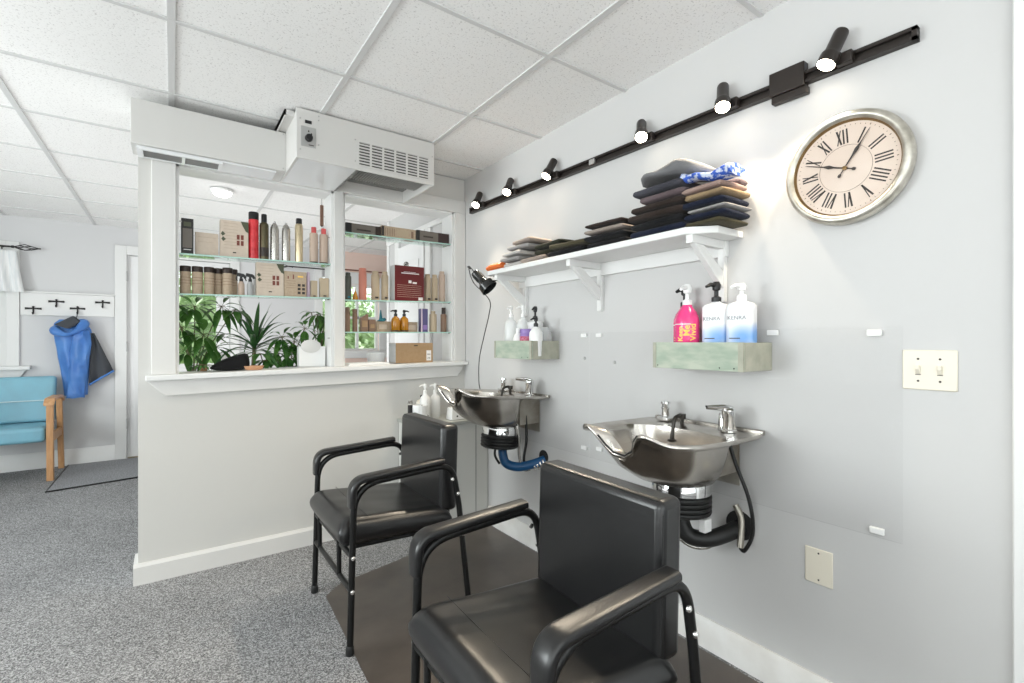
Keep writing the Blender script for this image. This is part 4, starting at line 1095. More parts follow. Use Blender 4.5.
def capped(x, z, r, h, mt, capm, capr, caph, label, group, name='product_bottle', y=IY, base=None):
    t = thing(name, label, 'bottle', (x, y, z), group=group)
    hb = h - caph
    MB().lathe([(r * .95, 0), (r, .004), (r, hb - .008), (r * .92, hb - .002), (capr * .9, hb)], (0, 0, 0), 24).build('body', mt, t)
    MB().lathe([(capr, hb - .0005), (capr, h - .003), (capr * .9, h)], (0, 0, 0), 20).build('cap', capm, t)
    if base: MB().lathe([(r + .0004, .0005), (r + .0006, .010), (r + .0002, .011)], (0, 0, 0), 24).build('base_band', base, t)
    return t
capped(.68, z1(.68), .0235, .217, M_tanr, M_redcap, .0145, .034, 'tan bottle with coral red cap, next to the slim gold can', GA, base=M_ink)
capped(.736, z1(.736), .0235, .215, M_tanr, M_redcap, .0145, .034, 'tan bottle with coral red cap against the centre post', GA, base=M_ink)
GJ = 'kraft labelled jars on the lower glass shelf'
jl = ['kraft jar with dark lid at the outer end of the lower glass shelf', 'kraft jar with dark lid second from the outer end', 'kraft jar with dark lid third from the outer end', 'kraft jar with dark lid fourth from the outer end, set back a little',
      'kraft jar with dark lid second from the spray bottles', 'kraft jar with dark lid next to the spray bottles, mostly hidden']
for (x, r, y), lb in zip([(.052, .0235, 0), (.104, .0245, 0), (.156, .0235, 0), (.199, .020, .03), (.2385, .0235, -.012), (.270, .020, .035)], jl):
    t = thing('product_jar', lb, 'jar', (x, IY + y, z2(x)), group=GJ)
    MB().lathe([(r * .96, 0), (r, .003), (r, .112), (r * .94, .117)], (0, 0, 0), 28).build('body', M_kraft, t)
    MB().lathe([(r * 1.0, .1165), (r * 1.03, .118), (r * 1.03, .143), (r * .98, .1455)], (0, 0, 0), 28).build('lid', M_brownd, t)
    m = MB()
    for z in (.085, .07, .055): m.lathe([(r + .0002, z), (r + .0004, z + .001), (r + .0002, z + .002)], (0, 0, 0), 24)
    m.build('label_lines', M_brown, t)
GK = 'goods on the lower glass shelf of the wide opening'
def spray(x, mt, lb):
    t = thing('spray_bottle', lb, 'spray bottle', (x, IY - .01, z2(x)), group=GK)
    MB().lathe([(.0155, 0), (.0165, .003), (.0165, .06), (.012, .072), (.008, .078)], (0, 0, 0), 20).build('body', mt, t)
    m = MB(); m.lathe([(.009, .077), (.009, .092), (.006, .094), (.006, .102)], (0, 0, 0), 14); m.obox((-.004, 0, .112), (.034, .012, .018), RY(.15)); m.tube([(-.02, 0, .105), (-.024, 0, .092), (-.018, 0, .08)], .003, 8); m.obox((.016, 0, .104), (.012, .01, .02), RY(-.4)); m.build('trigger_head', M_blk, t)
spray(.303, M_tanr, 'small kraft-coloured spray bottle with black trigger'); spray(.346, mat('grey_bottle', (.42, .42, .42), .4), 'small grey spray bottle with black trigger')
capped(.374, z2(.374), .0075, .116, M_white, M_white, .006, .02, 'slim white tube between the grey spray bottle and the gift box', GK, 'product_tube', y=IY + .02)
giftbox(.444, z2(.444), .138, .185, 'pale kraft gift box with window and leaf print beside the spray bottles', GK)
carton('product_box', .575, z2(.575), .119, .146, .045, M_kraft, 'kraft box with six dark windows on the lower glass shelf', GK,
       prints=[(.60 + i * .2, .73 + i * .2, .12 + j * .15, .22 + j * .15, M_ink, 'window_motif') for i in (0, 1) for j in (0, 1, 2)] + [(.1, .5, .35 + k * .09, .358 + k * .09, M_brown, 'text_lines') for k in range(4)] + [(.15, .2, .70, .8, M_inkr, 'icon_print'), (.38, .43, .70, .88, M_inkr, 'icon_print'), (.6, .85, .78, .84, M_yel, 'logo_print')])
capped(.649, z2(.649), .0105, .15, M_lilac, M_lilac, .008, .02, 'thin lilac tube beside the kraft box with six windows', GK, 'product_tube')
carton('product_box', .680, z2(.680), .034, .100, .034, M_tan, 'small tan box beside the lilac tube', GK, prints=[(.3, .7, .06, .12, M_ink, 'label_print')])
carton('product_box', .737, z2(.737), .048, .118, .04, M_tan, 'taller tan box against the centre post on the lower glass shelf', GK, prints=[(.35, .7, .06, .12, M_ink, 'label_print')])
GT = 'boxes on the topmost glass shelf'
carton('brush_box', .968, z3(.968), .220, .062, .06, M_greybr, 'dark grey-brown brush box with black ends beside the centre post', GT, prints=[(0, .16, 0, 1, M_blk, 'end_panel'), (.84, 1, 0, 1, M_brownd, 'end_panel'), (.3, .7, .35, .5, M_ink, 'label_print')])
carton('brush_box', 1.200, z3(1.200), .232, .072, .06, M_kraft, 'kraft brush box lying between the two dark boxes', GT, prints=[(0, .07, .1, .95, M_ink, 'end_panel'), (.86, .93, .2, .8, M_brown, 'label_print'), (.45, .78, .25, .8, M_tan, 'label_oval')] + [(.1 + k * .05, .115 + k * .05, .15, .85, M_brown, 'wood_stripes') for k in range(6)])
carton('brush_box', 1.443, z3(1.443), .240, .072, .06, M_greybr, 'dark grey-brown brush box with black ends nearest the wall corner', GT, prints=[(0, .09, 0, 1, M_blk, 'end_panel'), (.66, 1, 0, 1, mat('maroon_black_card', (.045, .025, .024), .5), 'end_panel'), (.2, .5, .4, .55, M_ink, 'label_print')])
GM = 'hair products on the middle glass shelf by the maroon box'
def tube(x, z, w, h, mt, lb, group, capm=None, foot=M_ink, y=IY):
    t = thing('product_tube', lb, 'bottle', (x, y, z), group=group); r = w / 2
    MB().lathe([(r * .9, 0), (r, .004), (r, h - .03), (r * .9, h - .022), (r * .75, h - .02)], (0, 0, 0), 24).build('body', mt, t)
    MB().lathe([(r * .74, h - .0205), (r * .74, h - .003), (r * .65, h)], (0, 0, 0), 20).build('cap', capm or mt, t)
    if foot: MB().box(-r * .35, r * .45, -r - .0006, -r * .8, .012, .024).build('label_print', foot, t)
    return t
tube(.880, z4(.880), .040, .170, M_dgreen, 'charcoal green bottle at the centre post end of the middle shelf', GM, foot=M_teal)
t = thing('dropper_bottle', 'tiny amber cone bottle between the charcoal and coral bottles', 'bottle', (.925, IY, z4(.925)), group=GM)
MB().lathe([(.016, 0), (.0175, .003), (.0165, .02), (.009, .045), (.005, .055)], (0, 0, 0), 20).build('body', M_amber, t); MB().lathe([(.004, .054), (.002, .076)], (0, 0, 0), 10).build('tip', M_amber, t)
capped(.971, z4(.971), .0245, .202, M_coral, M_coral, .023, .03, 'tall coral bottle on the middle shelf', GM)
tube(1.052, z4(1.052), .052, .188, M_tan, 'tan bottle with small black print, next after the coral bottle', GM)
tube(1.115, z4(1.115), .045, .189, M_tan, 'tan bottle with small black print touching the maroon box side', GM)
t = carton('product_box', 1.268, z4(1.268), .206, .229, .085, M_redbox, 'large maroon box with white print on the middle glass shelf', GM, prints=[(.22, .82, .775, .80, M_wink, 'title_print'), (.30, .7, .82, .83, M_wink, 'title_print'), (.46, .56, .51, .59, M_wink, 'icon_print'), (.6, .74, .5, .55, M_wink, 'icon_print'), (.80, .95, .03, .12, M_wink, 'barcode')] + [(.08, .9, .44 - k * .055, .447 - k * .055, M_tanr, 'text_lines') for k in range(7)])
MB().box(-.1042, -.1025, -.042, .042, .002, .227).build('side_panel', M_grey, t)
t = thing('metal_knob', 'round silver openwork ornament on top of the maroon box', 'ornament', (1.262, IY, z4(1.268) + .2295), group=GM)
m = MB()
for k in range(5):
    a = PI * k / 5; m.tube([(.016 * math.cos(u) * math.cos(a), .016 * math.cos(u) * math.sin(a), .0165 + .016 * math.sin(u)) for u in [2 * PI * q / 20 for q in range(21)]], .0016, 6)
m.build('wire_ball', M_steelc, t); MB().sphere((0, 0, .0165), .007, 12).build('core', M_iron, t)
tube(1.416, z4(1.416), .046, .188, M_tan, 'tan bottle with black print touching the maroon box on the corner side', GM)
tube(1.469, z4(1.469), .046, .187, M_tan, 'tan bottle with black print, middle of the three by the corner', GM)
tube(1.524, z4(1.524), .046, .213, M_tanr, 'tallest tan bottle, closest to the corner on the middle shelf', GM, foot=None)
GN = 'hair products on the lowest glass shelf'
capped(.876, z5(.876), .0165, .151, M_brown, M_brown, .015, .02, 'brown bottle against the centre post on the lowest shelf', GN)
capped(.922, z5(.922), .0145, .141, M_brown, M_brown, .0145, .02, 'slim straight brown bottle, second from the centre post', GN)
t = thing('product_box', 'brown box with a slanted top on the lowest shelf', 'box', (.978, IY, z5(.978)), group=GN)
m = MB(); m.prism([(-.022, 0), (.022, 0), (.022, .114), (-.022, .088)], 'y', -.02, .02); m.build('carton', M_brown, t, bevel=.001)
MB().box(-.016, .016, -.0206, -.02, .03, .07).build('front_label', M_kraftd, t)
carton('product_box', 1.027, z5(1.027), .043, .078, .04, M_brown, 'short brown box beside the slanted one', GN, prints=[(.2, .8, .3, .6, M_kraftd, 'front_label')])
carton('product_box', 1.21, z5(1.21), .285, .068, .03, M_kraft, 'long low kraft box behind the amber pump bottles', GN, y=IY + .035, prints=[(.06, .24, .25, .7, M_kraftl, 'front_label'), (.74, .95, .25, .7, M_kraftl, 'front_label')])
t = thing('teal_dropper', 'teal dropper top lying on the long low kraft box', 'dropper', (1.107, IY + .03, z5(1.107) + .0685), group=GN)
m = MB(); m.lathe([(.024, .0), (.025, .004), (.012, .012), (.009, .03), (.003, .074)], (-.008, 0, 0), 16); m.tube([(.0, 0, .012), (.018, 0, .014), (.026, 0, .01)], [.01, .011, .006], 10); m.build('dropper', M_teal, t)
def amber(x, lb):
    t = thing('pump_bottle', lb, 'bottle', (x, IY - .012, z5(x)), group=GN)
    MB().lathe([(.026, 0), (.0285, .004), (.0285, .072), (.025, .088), (.012, .099), (.010, .102)], (0, 0, 0), 28).build('body', M_amber, t)
    m = MB(); pump(m, .101, .011, PI if x < 1.21 else 0, .034, .044); m.build('pump_head', M_blk, t)
    MB().lathe([(.0287, .002), (.0291, .004), (.0291, .009), (.0287, .010)], (0, 0, 0), 28).build('base_band', M_brownd, t)
amber(1.183, 'amber pump bottle with its spout towards the brown boxes'); amber(1.242, 'amber pump bottle with its spout towards the violet box')
carton('product_box', 1.383, z5(1.383), .050, .156, .045, M_violet, 'tall violet box on the lowest shelf', GN, prints=[(0, .2, 0, 1, M_lilac, 'side_stripe'), (.3, .9, .1, .3, M_purple, 'label_print')])
capped(1.457, z5(1.457), .0255, .143, M_tan, M_tan, .016, .018, 'tan bottle beside the violet box on the lowest shelf', GN)
capped(1.538, z5(1.538), .0215, .170, M_brown, M_brownd, .0145, .045, 'brown bottle with dark cap in the corner end of the lowest shelf', GN)

# ---------------- things on the sill
GS = 'things on the sill of the partition'
x = 1.299
t = carton('cardboard_box', x, SZ(x) + .001, .262, .130, .12, M_kraftd, 'brown cardboard carton on the sill under the amber bottles', GS, y=PY + .075, prints=[(.48, .58, .84, .89, M_ink, 'hand_hole'), (.82, .95, .10, .62, M_wink, 'shipping_label'), (.84, .93, .4, .44, M_ink, 'label_code'), (.84, .93, .2, .24, M_ink, 'label_code')])
MB().box(-.1318, -.1305, -.058, .058, .002, .128).build('side_panel', M_grey, t)
x = .985
t = thing('paper_sheaf', 'thin sheaf of white paper on the sill beside the cardboard carton', 'paper', (x, PY + .06, SZ(x) + .001), (0, -.02, 0), group=GS)
for k in range(4): MB().box(-.128 + .004 * k, .128 - .003 * k, -.08, .08, .0032 * k, .0032 * k + .003).build('sheet', M_whitep, t)
t = thing('clear_tub', 'clear plastic tub behind the paper on the sill', 'tub', (1.105, PY + .20, SZ(1.1) + .001), group=GS)
MB().lathe([(.05, 0), (.056, .003), (.064, .07), (.062, .0705), (.053, .005)], (0, 0, 0), 28).build('tub', M_clearpl, t)
x = .680
t = carton('square_box', x, SZ(x) + .001, .150, .120, .06, M_white, 'white square box with an oval plate on the sill by the centre post', GS, y=PY + .13, bevel=.003)
m = MB(); m.lathe([(.054, 0), (.056, .002), (.056, .004), (.052, .006)], (-.01, -.0305, .122), 36, 1, .70, m=RX(PI / 2)); m.build('oval_plate', M_trimw, t)
# black tilted bowl and terracotta saucer
t = thing('tilted_bowl', 'black rounded bowl lying tilted among the plants on the sill', 'bowl', (.250, PY + .085, SZ(.25) + .001), group=GS)
m = MB(); pr = [(0.0, 0.0)]; 
outl = [(-.107, .004), (-.08, .03), (-.035, .058), (.02, .079), (.065, .092), (.088, .094), (.096, .06), (.099, .02), (.085, .003), (0, 0)]
rings = []
for dy, sc in [(-.05, .72), (-.046, .86), (-.03, .97), (0, 1), (.03, .97), (.046, .86), (.05, .72)]:
    rings.append([(p[0] * sc, dy, .0005 + p[1] * (.6 + .4 * sc)) for p in outl])
m.loft(rings); m.build('bowl', mat('matt_black', (.008, .008, .009), .7, spec=.2), t, sub=2, sharp=80)
t = thing('plant_saucer', 'terracotta saucer on the sill in front of the plants', 'saucer', (.362, PY + .05, SZ(.36) + .001), group=GS)
m = MB(); m.lathe([(.036, 0), (.042, .002), (.050, .018), (.052, .020), (.050, .022), (.046, .017), (.038, .005)], (0, 0, 0), 30); m.build('saucer', M_terra, t)

# ------------------------------------------------------------------ plants behind the openings
def leaf(m, base, d, L, w, droop=.25, up=V((0, 0, 1)), n=7, fold=.25):
    """A pointed leaf blade bending down towards its tip."""
    base = V(base); d = V(d).normalized(); side = d.cross(up)
    side = side.normalized() if side.length > 1e-4 else V((1, 0, 0)); nrm = side.cross(d)
    vs = []; fs = []
    for i in range(n + 1):
        t = i / n; wd = w * (math.sin(PI * min(1, t * 1.02) ** .8)) if i < n else 0
        c = base + d * (L * t) - V((0, 0, 1)) * (droop * L * t * t)
        vs += [c - side * wd / 2 + nrm * (fold * wd / 2), c, c + side * wd / 2 + nrm * (fold * wd / 2)]
    for i in range(n):
        a = 3 * i; fs += [(a, a + 1, a + 4, a + 3), (a + 1, a + 2, a + 5, a + 4)]
    m.add(vs, fs)
def strap(m, base, d, L, w, droop, n=10):
    base = V(base); d = V(d).normalized(); side = d.cross(V((0, 0, 1))); side = side.normalized() if side.length > 1e-3 else V((1, 0, 0))
    vs = []; fs = []
    for i in range(n + 1):
        t = i / n; wd = w * min(1, t * 6 + .4) * (1 - t ** 2.5) + .0004
        c = base + d * (L * t) - V((0, 0, 1)) * (droop * L * t ** 2.2)
        vs += [c - side * wd / 2 + V((0, 0, wd * .2)), c, c + side * wd / 2 + V((0, 0, wd * .2))]
    for i in range(n):
        a = 3 * i; fs += [(a, a + 1, a + 4, a + 3), (a + 1, a + 2, a + 5, a + 4)]
    m.add(vs, fs)
def pot(t, r, h, mt=None):
    MB().lathe([(r * .75, 0), (r * .78, .003), (r, h - .012), (r * 1.08, h - .012), (r * 1.08, h), (r * .95, h), (r * .9, h * .85)], (0, 0, 0), 26).build('pot', mt or M_terra, t)
    MB().lathe([(r * .9, h * .8), (r * .9, h * .84)], (0, 0, 0), 20).build('soil', mat('potting_soil', (.03, .02, .014), .95, bump=.6, bscale=80), t)
rnd = random.Random(3)
LEDGE = lambda x: .851
t = thing('plant_table', 'low white table carrying the plants behind the partition', 'table', (.42, 3.30, 0))
MB().box(-.44, .46, -.17, .17, .825, .85).build('table_top', M_trim, t, bevel=.003)
for x_ in (-.42, .44):
    for y_ in (-.15, .15): MB().box(x_ - .018, x_ + .018, y_ - .018, y_ + .018, 0, .825).build('leg', M_trim, t)
def umbrella(x, y, label, heads, name='umbrella_plant', r=.055, ph=.085, L=.085, lz=None):
    lz = lz or LEDGE(x)
    t = thing(name, label, 'plant', (x, y, lz), group='potted plants behind the partition sill')
    pot(t, r, ph)
    st = MB(); lf = MB()
    for (hx, hy, hz, n, ll, tilt) in heads:
        top = V((hx - x, hy - y, hz - lz))
        st.tube(spline([(rnd.uniform(-.01, .01), rnd.uniform(-.01, .01), ph * .8), V((top.x * .35, top.y * .3, (top.z) * .55)), top], 6), [.004] * 6 + [.003] * 7, 6)
        for k in range(n):
            a = 2 * PI * k / n + rnd.uniform(-.2, .2)
            d = V((math.cos(a), math.sin(a) * .8 - .25, rnd.uniform(-.35, .1) + tilt)) if n != 9 else V((math.cos(a), -.45 + .2 * math.sin(a), math.sin(a) * .8 - .15))
            p0 = top + d.normalized() * .022
            st.tube([top, p0], .0014, 5)
            leaf(lf, p0, d, ll * rnd.uniform(.8, 1.1), ll * .38, rnd.uniform(.3, .6))
    st.build('stem', M_stem, t); lf.build('foliage', M_leaf, t, sharp=80)
    return t
def PX(x, z, y): return (x, y, z)
umbrella(.10, 3.30, 'tall umbrella plant with star-shaped leaf clusters at the outer end of the opening', [
    (.10, 3.24, 1.37, 9, .115, -.05), (.23, 3.24, 1.375, 9, .11, -.15), (.04, 3.22, 1.25, 9, .115, -.1), (.14, 3.21, 1.21, 9, .12, -.15), (.06, 3.22, 1.12, 9, .11, -.2),
    (.20, 3.22, 1.14, 9, .115, -.25), (.30, 3.24, 1.36, 8, .10, -.3), (.0, 3.23, 1.37, 8, .105, -.05), (.30, 3.22, 1.06, 8, .10, -.1)])
umbrella(.135, 3.055, 'tiny leafy plant on the sill in front of the tall umbrella plant', [(.125, 3.03, 1.05, 8, .04, -.1), (.11, 3.04, 1.04, 7, .035, 0), (.15, 3.04, 1.045, 7, .035, -.1)], 'small_leafy_plant', .02, .022, lz=SZ(.135) + .001)
umbrella(.60, 3.30, 'low umbrella plant beside the white square box', [
    (.55, 3.22, 1.20, 9, .105, -.4), (.62, 3.22, 1.17, 9, .10, -.3), (.685, 3.24, 1.255, 9, .085, 0), (.58, 3.20, 1.09, 9, .10, -.3), (.66, 3.20, 1.085, 9, .09, -.3), (.52, 3.2, 1.11, 9, .085, -.2), (.48, 3.19, 1.07, 8, .08, -.2), (.63, 3.2, 1.02, 8, .09, 0)], L=.08)
umbrella(.80, 3.34, 'slender umbrella plant rising behind the white square box', [(.77, 3.28, 1.35, 8, .09, -.2), (.82, 3.28, 1.33, 8, .09, -.4), (.80, 3.26, 1.24, 8, .095, -.5), (.735, 3.28, 1.36, 6, .07, .1)])
# dragon plant with strap leaves
t = thing('dragon_plant', 'dragon plant with long arching strap leaves behind the black bowl', 'plant', (.40, 3.35, LEDGE(.4)), group='potted plants behind the partition sill')
pot(t, .06, .085, M_blk)
m = MB(); m.tube([(0, 0, .06), (.005, -.03, .18), (.008, -.06, .31)], [.013, .012, .011], 10); m.build('stem', M_stem, t)
m = MB()
for k in range(26):
    a = 2.4 * k; el = 1.3 - 1.3 * (k / 26); L = rnd.uniform(.30, .42)
    d = V((math.cos(a) * math.cos(el), math.sin(a) * math.cos(el) * .55 - .05, math.sin(el)))
    strap(m, (.008 + .006 * math.cos(a), -.06 + .006 * math.sin(a), .25 + .06 * (1 - k / 26)), d, L, .030, .2 + .7 * (k / 26))
for (dx, dz, L) in [(-.5, 1, .27), (.4, 1.1, .29), (.05, 1, .26), (1, .45, .34), (1, .25, .32), (-1, .45, .32)]:
    strap(m, (.008, -.06, .29), (dx, -.1, dz), L, .030, .22)
m.build('foliage', M_leafd, t, sharp=80)
# dusty caramel leaf plant in the middle
umbrella(.47, 3.19, 'small rubber plant between the dragon plant and the low umbrella plant', [(.45, 3.13, 1.06, 7, .085, -.1), (.42, 3.15, 1.10, 6, .09, 0)], 'rubber_plant', .032, .07)
# brown strip hanging in the opening
t = thing('hanging_strip', 'narrow brown wooden strip hanging behind the top of the centre post', 'wooden strip', (.76, 3.12, 1.97))
m = MB(); m.box(-.0105, .0105, -.004, .004, -.075, .055); m.build('strip', mat('brown_wood_strip', (.24, .14, .10), .5), t, bevel=.002)
m = MB(); m.cyl((0, 0, .05), (0, 0, .328), .0012, seg=6); m.build('hanging_wire', M_iron, t)
MB().lathe([(.006, -.079), (.006, -.073)], (0, 0, 0), 8).build('end_cap', M_iron, t)

# ------------------------------------------------------------------ ceiling dome lamp and added unseen fill panels
t = thing('ceiling_dome_light', 'round white dome light on the ceiling seen through the wide opening', 'ceiling light', (.30, 4.15, CZ))
MB().lathe([(.06, -.018), (.075, -.012), (.08, 0.0)], (0, 0, 0), 36).build('base_ring', M_white, t)
MB().lathe([(.012, -.05), (.04, -.043), (.058, -.03), (.065, -.013)], (0, 0, 0), 36).build('dome', M_dome, t)
def fill_panel(x, y, lb):  # glowing panel added out of view to brighten the room
    t = thing('added_fill_panel', lb, 'ceiling light', (x, y, CZ), group='added fill panels out of view')
    MB().box(-.30, .30, -.30, .30, -.012, -.002).build('frame', M_white, t)
    MB().box(-.27, .27, -.27, .27, -.016, -.011).build('diffuser', M_fillpanel, t)
for (x, y, lb) in [(.30, -.68, 'added square fill panel behind the camera nearest the basins'), (-.92, -.68, 'added square fill panel behind the camera over the open floor'), (.30, -1.9, 'added square fill panel by the rear shop window'), (-2.14, 1.77, 'added square fill panel over the waiting area'), (-2.14, 4.2, 'added square fill panel near the far curtain'), (2.6, 4.9, 'added square fill panel in the alcove')]:
    fill_panel(x, y, lb)

# ------------------------------------------------------------------ waiting area by the far wall
t = thing('waiting_chair', 'blue vinyl waiting chair with wooden arms under the far window', 'chair', (-1.14, 5.69, 0))
w = .30
for s in (-1, 1):
    MB().hexa([(s * w - .022, -.20, 0), (s * w + .022, -.20, 0), (s * w + .022, -.155, 0), (s * w - .022, -.155, 0), (s * w - .022, -.215, .655), (s * w + .022, -.215, .655), (s * w + .022, -.165, .655), (s * w - .022, -.165, .655)]).build('leg', M_wood, t, bevel=.004)
    MB().hexa([(s * w - .02, .29, 0), (s * w + .02, .29, 0), (s * w + .02, .33, 0), (s * w - .02, .33, 0), (s * w - .02, .18, .655), (s * w + .02, .18, .655), (s * w + .02, .225, .655), (s * w - .02, .225, .655)]).build('leg', M_wood, t, bevel=.004)
    path = fillet([(s * w, -.245, .645), (s * w, -.2, .685), (s * w, .15, .685), (s * w, .235, .64)], [.05, .05], 5)
    rings = []
    for p in path: rings.append([p + V((a, 0, b_)) for a, b_ in [(-.034, -.012), (.034, -.012), (.034, .012), (-.034, .012)]])
    MB().loft(rings).build('armrest', M_wood, t, bevel=.005)
    MB().box(s * w - .014, s * w + .014, -.17, .25, .32, .39).build('side_rail', M_wood, t, bevel=.004)
MB().box(-.272, .272, -.21, .25, .33, .455).build('seat', M_bvinyl, t, bevel=.03, bseg=4)
m = MB(); m.hexa([(-.272, .17, .46), (.272, .17, .46), (.272, .25, .45), (-.272, .25, .45), (-.272, .245, .86), (.272, .245, .86), (.272, .325, .85), (-.272, .325, .85)])
bk = m.build('backrest', M_bvinyl, t, bevel=.025, bseg=4)
m = MB(); m.tube([(-.27, .192, .645), (.27, .192, .645)], .005, 8); m.build('seam', mat('pale_seam', (.55, .68, .72), .4), bk)
# coat rail with iron hooks
t = thing('coat_rail', 'white coat rail board with four iron dragonfly hooks on the far wall', 'coat rack', (-.797, FY, 1.51))
MB().box(-.328, .328, -.02, -.001, -.10, .105).build('board', M_trim, t, bevel=.004)
MB().box(-.333, .333, -.032, -.001, .105, .122).build('board_cap', M_trim, t, bevel=.004)
for (x, z) in [(-.242, -.043), (-.088, .028), (.059, -.032), (.24, .034)]:
    m = MB()
    for s in (-1, 1):
        m.hexa([(x, -.026, z + .0), (x + s * .055, -.03, z - .006), (x + s * .055, -.023, z - .006), (x, -.021, z), (x, -.026, z + .012), (x + s * .055, -.03, z + .014), (x + s * .055, -.023, z + .014), (x, -.021, z + .012)])
    m.tube(spline([(x, -.026, z + .02), (x, -.028, z - .01), (x, -.03, z - .035), (x, -.045, z - .045), (x, -.055, z - .03)], 5), .006, 8)
    m.sphere((x, -.028, z + .02), .009, 10)
    m.build('hook', M_iron, t)
# jacket on the third hook
t = thing('jacket', 'cobalt blue hooded jacket with grey lining on the coat rail', 'jacket', (-.738, FY - .055, 1.44))
def JX(u, v): return (u, v)
lv = [(1.375, -.86, -.70, .03), (1.34, -.895, -.665, .05), (1.28, -.905, -.635, .065), (1.22, -.895, -.625, .07), (1.15, -.885, -.625, .07), (1.02, -.868, -.63, .065), (.9, -.85, -.645, .06), (.78, -.835, -.655, .055), (.665, -.825, -.66, .05)]
rings = []
lv2 = []
for p_, q_ in zip(lv[:-1], lv[1:]):
    for k in range(4): lv2.append(tuple(p_[i] + (q_[i] - p_[i]) * k / 4 for i in range(4)))
lv = lv2 + [lv[-1]]
for (z, xl, xr, dp) in lv:
    ring = []; c = (xl + xr) / 2; hw = (xr - xl) / 2
    for q in range(40):
        a = 2 * PI * q / 40; fo = 1 + .22 * math.sin(5 * a + z * 5) * min(1, (1.4 - z) * 3) + .30 * noise.noise(V((a * 1.5, z * 9, 3))) + .12 * noise.noise(V((a * 4, z * 22, 8)))
        ring.append((c + hw * math.cos(a) * (.93 + .07 * fo) + .738, dp * .75 * math.sin(a) * fo - .012 + .0, z - 1.44))
    rings.append(ring)
MB().loft(rings).build('shell', M_jblue, t, sharp=70)
# hanging sleeve in front
sv = [(1.27, -.70, .06, .03), (1.15, -.70, .072, .036), (1.0, -.715, .070, .036), (.85, -.725, .066, .032), (.72, -.735, .062, .03), (.645, -.742, .066, .03)]
sv = [tuple(p_[i] + (q_[i] - p_[i]) * k / 4 for i in range(4)) for p_, q_ in zip(sv[:-1], sv[1:]) for k in range(4)] + [sv[-1]]
rings = []
for (z, cx, hw, dp) in sv:
    rings.append([(cx + hw * math.cos(2 * PI * q / 24) + .738, -.062 + dp * math.sin(2 * PI * q / 24) * (1 + .9 * noise.noise(V((q * .5, z * 16, 1)))), z - 1.44 + .004 * math.sin(q)) for q in range(24)])
MB().loft(rings).build('sleeve', M_jblue, t, sharp=70)
# hood roll
m = MB(); m.tube(spline([(-.15, -.03, -.15), (-.13, -.075, -.18), (-.06, -.10, -.205), (.02, -.085, -.16), (.055, -.05, -.10), (.02, -.03, -.075)], 6), [.03 + .012 * math.sin(k * .35) for k in range(31)], 12); m.build('hood', M_jblue, t, sharp=80)
m = MB(); m.loft([[(-.15, -.095, -.115), (-.02, -.07, -.028), (.04, -.07, -.085), (-.05, -.125, -.155)], [(-.14, -.03, -.115), (-.02, -.02, -.028), (.04, -.02, -.085), (-.05, -.05, -.155)]]); m.build('hood_lining', M_jgrey, t, bevel=.012)
m = MB(); n = 9; fr = []; bk_ = []
for i in range(n + 1):
    s_ = i / n
    for j in range(5):
        r_ = j / 4
        top = V((.115, -.02, -.22)).lerp(V((.115, -.03, -.22)), s_)
        bot = V((.09, -.035, -.68)).lerp(V((.265, -.02, -.555)), s_)
        p = V((.095 + .03 * s_, -.025, -.19)).lerp(bot, r_) + V((0, -.012 * math.sin(s_ * 9 + r_ * 2), 0))
        fr.append(p); bk_.append(p + V((0, .012, 0)))
q = 5; fs = []; o_ = len(fr)
for i in range(n):
    for j in range(4):
        a = i * q + j; fs.append((a, a + 1, a + q + 1, a + q)); fs.append((o_ + a, o_ + a + q, o_ + a + q + 1, o_ + a + 1))
for i in range(n): a = i * q + 4; fs.append((a, o_ + a, o_ + a + q, a + q)); a = i * q; fs.append((a, a + q, o_ + a + q, o_ + a))
for j in range(4): fs.append((j, o_ + j, o_ + j + 1, j + 1)); a = n * q + j; fs.append((a, a + 1, o_ + a + 1, o_ + a))
m.add([tuple(p) for p in fr + bk_], fs); m.build('lining', M_jgrey, t, sharp=80)
m = MB(); m.tube([fr[i * q + 4] + V((0, .006, 0)) for i in range(n + 1)], .011, 8); m.build('hem', M_jblue, t)
m = MB(); m.tube(spline([(0, -.01, .005), (0, -.005, -.03), (-.01, -.01, -.06)], 4), .0035, 6); m.build('hanging_loop', M_jgrey, t)
# curtain and rod
t = thing('curtain_rod', 'thin dark iron curtain rod with twisted cage finial on the far wall', 'curtain rod', (-1.59, FY - .07, 2.015))
MB().cyl((-.62, 0, 0), (.43, 0, 0), .008, seg=10).build('rod', M_iron, t)
m = MB()
for k in range(5):
    a = 2 * PI * k / 5
    m.tube([(.43, 0, 0), (.475, .02 * math.cos(a), .02 * math.sin(a)), (.505, .028 * math.cos(a + .5), .028 * math.sin(a + .5)), (.545, .018 * math.cos(a + 1), .018 * math.sin(a + 1)), (.60, 0, 0)], .0035, 6)
m.cyl((.42, 0, 0), (.436, 0, 0), .012, seg=10); m.sphere((.602, 0, 0), .007, 8)
m.build('finial', M_iron, t)
m = MB(); m.cyl((.36, 0, 0), (.36, .07, 0), .006, seg=8); m.build('bracket', M_iron, t)
t = thing('curtain', 'short pale striped linen curtain over the top of the far window', 'curtain', (-1.6, FY - .07, 1.988))
m = MB(); rings = []
for (z, xr) in [(-.01, .465), (-.06, .47), (-.15, .48), (-.26, .495), (-.375, .515)]:
    ring = []; n = 90
    for k in range(n + 1):
        s_ = k / n; x = -.6 + (xr + .6) * s_
        ring.append((x, -.012 + (.012 + .012 * abs(z) * 3) * math.sin(s_ * 75 + .6 * math.sin(s_ * 9)), z))
    rings.append(ring + [(p[0], p[1] + .003, p[2]) for p in ring[::-1]])
m.loft(rings); m.build('cloth', M_linen, t, sharp=80)
